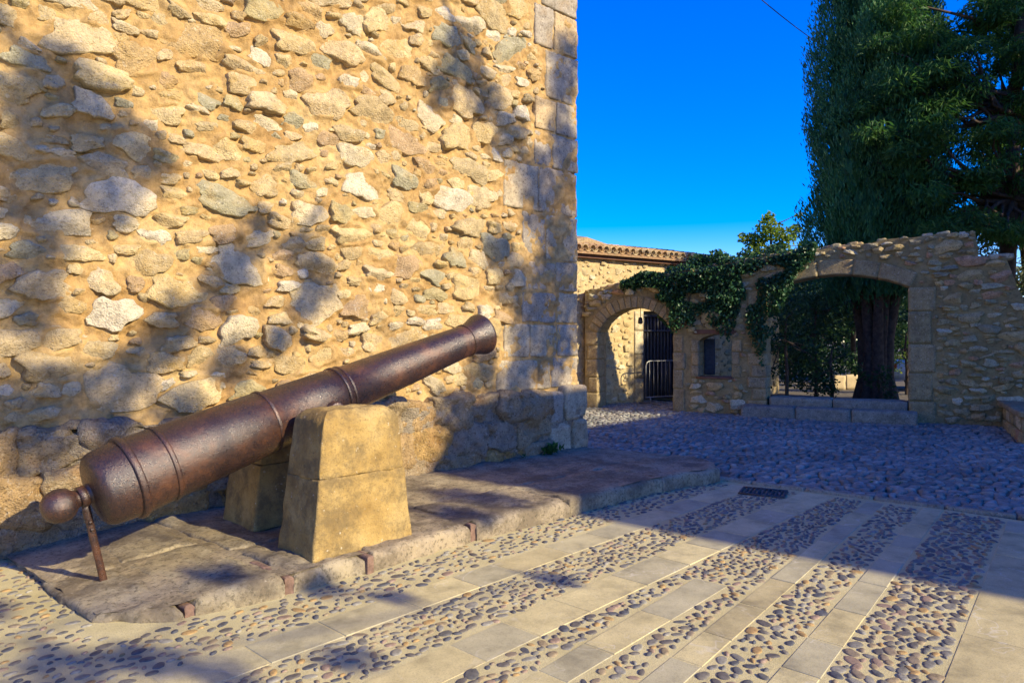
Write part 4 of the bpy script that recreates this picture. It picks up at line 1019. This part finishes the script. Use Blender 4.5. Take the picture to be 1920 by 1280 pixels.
g = np.random.default_rng(404)
tb = Vector((1.75, -6.1, 0)); trunk = [tb + Vector(p) for p in ((0, 0, -.1), (.05, .05, 1.6), (0, -.05, 3.2), (-.1, .05, 5.0), (-.2, .1, 6.5), (-.1, 0, 8.5), (.2, 0, 10.5), (.6, 0, 12.6))]
pt = empty('plane_tree', tb, 'spreading broadleaf tree behind the viewpoint whose boughs dapple the tower wall', 'tree')
B = {'B1': [(-6.504, 4.178), (-6.123, 3.67), (-5.809, 3.377), (-5.268, 3.319), (-5.099, 2.988)], 'B2': [(-6.564, 1.089), (-5.845, 1.163), (-5.469, 1.404), (-5.056, 1.806), (-4.6, 2.25), (-3.986, 2.601), (-3.763, 2.938)],
     'B3': [(-2.476, 5.833), (-1.944, 4.791), (-1.182, 4.073), (-0.811, 3.67), (-0.418, 2.684)], 'B4': [(-6.564, 2.377), (-6.123, 2.544), (-5.952, 2.73), (-5.662, 3.027)]}
CL = [(-6.123, 3.388, 0.28), (-6.222, 2.81, 0.23), (-5.986, 3.665, 0.21), (-5.586, 3.126, 0.28), (-5.916, 2.859, 0.21), (-6.189, 2.536, 0.19), (-6.222, 1.977, 0.28), (-6.123, 1.741, 0.19), (-5.624, 2.648, 0.19), (-4.6, 2.298, 0.22), (-4.404, 2.657, 0.17), (-3.986, 2.447, 0.18), (-3.82, 2.148, 0.21), (-5.099, 1.759, 0.19), (-5.469, 1.36, 0.21), (-5.916, 1.167, 0.23), (-6.222, 1.104, 0.28), (-4.648, 1.337, 0.2), (-4.2, 1.575, 0.15), (-2.023, 4.832, 0.32), (-1.7, 4.414, 0.27), (-1.271, 4.055, 0.31), (-2.329, 4.388, 0.23), (-0.811, 3.67, 0.32), (-0.212, 5.327, 0.3), (-0.316, 4.312, 0.27), (-0.212, 3.836, 0.41), (-0.617, 3.219, 0.39), (-0.212, 2.913, 0.41), (-1.446, 2.665, 0.25), (-1.182, 2.292, 0.31), (-0.715, 2.113, 0.39), (-0.811, 1.634, 0.39), (-0.212, 1.848, 0.41), (-1.7, 1.189, 0.27), (-0.999, 1.165, 0.29), (-1.271, 0.782, 0.37), (-2.178, 0.719, 0.29), (-5.624, 0.894, 0.24), (-5.099, 0.985, 0.19), (-6.123, 0.816, 0.28),
      (-.1, 2.35, .35), (-.3, 4.9, .25), (-6.9, 2.2, .5), (-7.1, 3.4, .5), (-6.8, 1.2, .4), (-7.0, 4.4, .5), (-5.9, 4.6, .3), (-4.6, 5.0, .3), (-5.75, 3.35, .26), (-5.35, 3.0, .2), (-6.0, 2.35, .2), (-6.0, 3.1, .25), (-4.75, 2.0, .2), (-5.2, 1.55, .22), (-3.95, 1.9, .14), (-.5, 2.6, .3), (-.45, 1.35, .35)]
FL = [(1.95, 4.5, .13), (1.0, 3.9, .14), (1.25, 3.72, .10), (1.5, 3.2, .1), (2.0, 2.9, .1), (.9, 5.0, .12), (2.45, 3.85, .12), (2.65, 3.4, .10), (1.35, 3.55, .10), (3.9, 4.5, .2), (4.4, 4.8, .25), (3.6, 2.9, .1)]
def on_ray(P, y): P = Vector(P); d = (P.y - y) / (-SUN.y); return P + SUN * d
w = [limb(trunk, .2, .08, 10)]; lp = [Vector(t) for t in trunk[3:]]
for k, v in B.items():
    pts = [on_ray(MW @ Vector((s, z, 0)), -6.1 + g.normal(0, .3)) for s, z in v]
    a = min(trunk[2:], key=lambda q: (q - pts[0]).length) if k != 'B3' else trunk[-1]
    br_ = bend(a, pts[0], g, 4, .05) + pts[1:]; w.append(limb(br_, .085, .02, 8)); lp += br_
parts = []
def clump(c, r, dens=4600, leaf=.085):
    a = min(lp, key=lambda q: (q - c).length); w.append(limb(bend(a, c, g, 4), .02, .006, 5))
    for _ in range(3): w.append(limb(bend(c, c + Vector(g.normal(0, r * .7, 3)), g, 3), .008, .003, 4))
    parts.append(leaves_data(cloud(c, r * 1.15, int(dens * r ** 2) + 12, g), leaf, g, .6))
for (s, z, r) in CL: clump(on_ray(MW @ Vector((s, z, 0)), -6.1 + g.uniform(-1.3, 1.3)), r)
for (x, y, r) in FL: clump(on_ray((x, y, .05), -5.8 + g.uniform(-.8, .8)), r)
wood_obj(w, pt); crown_obj(parts, M['shrub'], pt)

def shade_tree(b, h, r, seed, label, n=60, dens=420):  # trees out of view, added to shade the arched wall and cypress
    g = np.random.default_rng(seed); b = Vector(b); cl = []
    for k in range(n):
        a = g.uniform(0, 6.28); z = g.uniform(.28, 1.0); q = r * math.sin(math.pi * min(1, (z - .2) / .85)) ** .6 * g.uniform(.3, 1)
        cl.append(((b.x + q * math.cos(a), b.y + q * math.sin(a), h * z), g.uniform(.55, .95)))
    tree('shade_tree', label, 'tree', b, [b + Vector((.1 * math.sin(i), .1 * math.cos(i * 2), h * i / 6 - .05)) for i in range(6)], cl, .22, .55, M['shrub'], seed + 1, dens, r0=.2, group='unseen trees added for shade on the sunny side of the yard')
shade_tree((21.0, -3.4, 0), 15, 2.0, 501, 'unseen tall broadleaf tree added to shade the cypress from the sunny side', 55, 300)
shade_tree((19.2, -3.6, 0), 9.6, 2.2, 502, 'unseen round broadleaf tree added to shade the arched wall', 80)
shade_tree((16.2, -3.2, 0), 6.0, 1.8, 503, 'smaller unseen broadleaf tree added for shade beside the added house', 40)
shade_tree((31.5, 0.5, 0), 13, 2.6, 504, 'unseen tall tree added for shade to the right of the grey-green tree', 60)
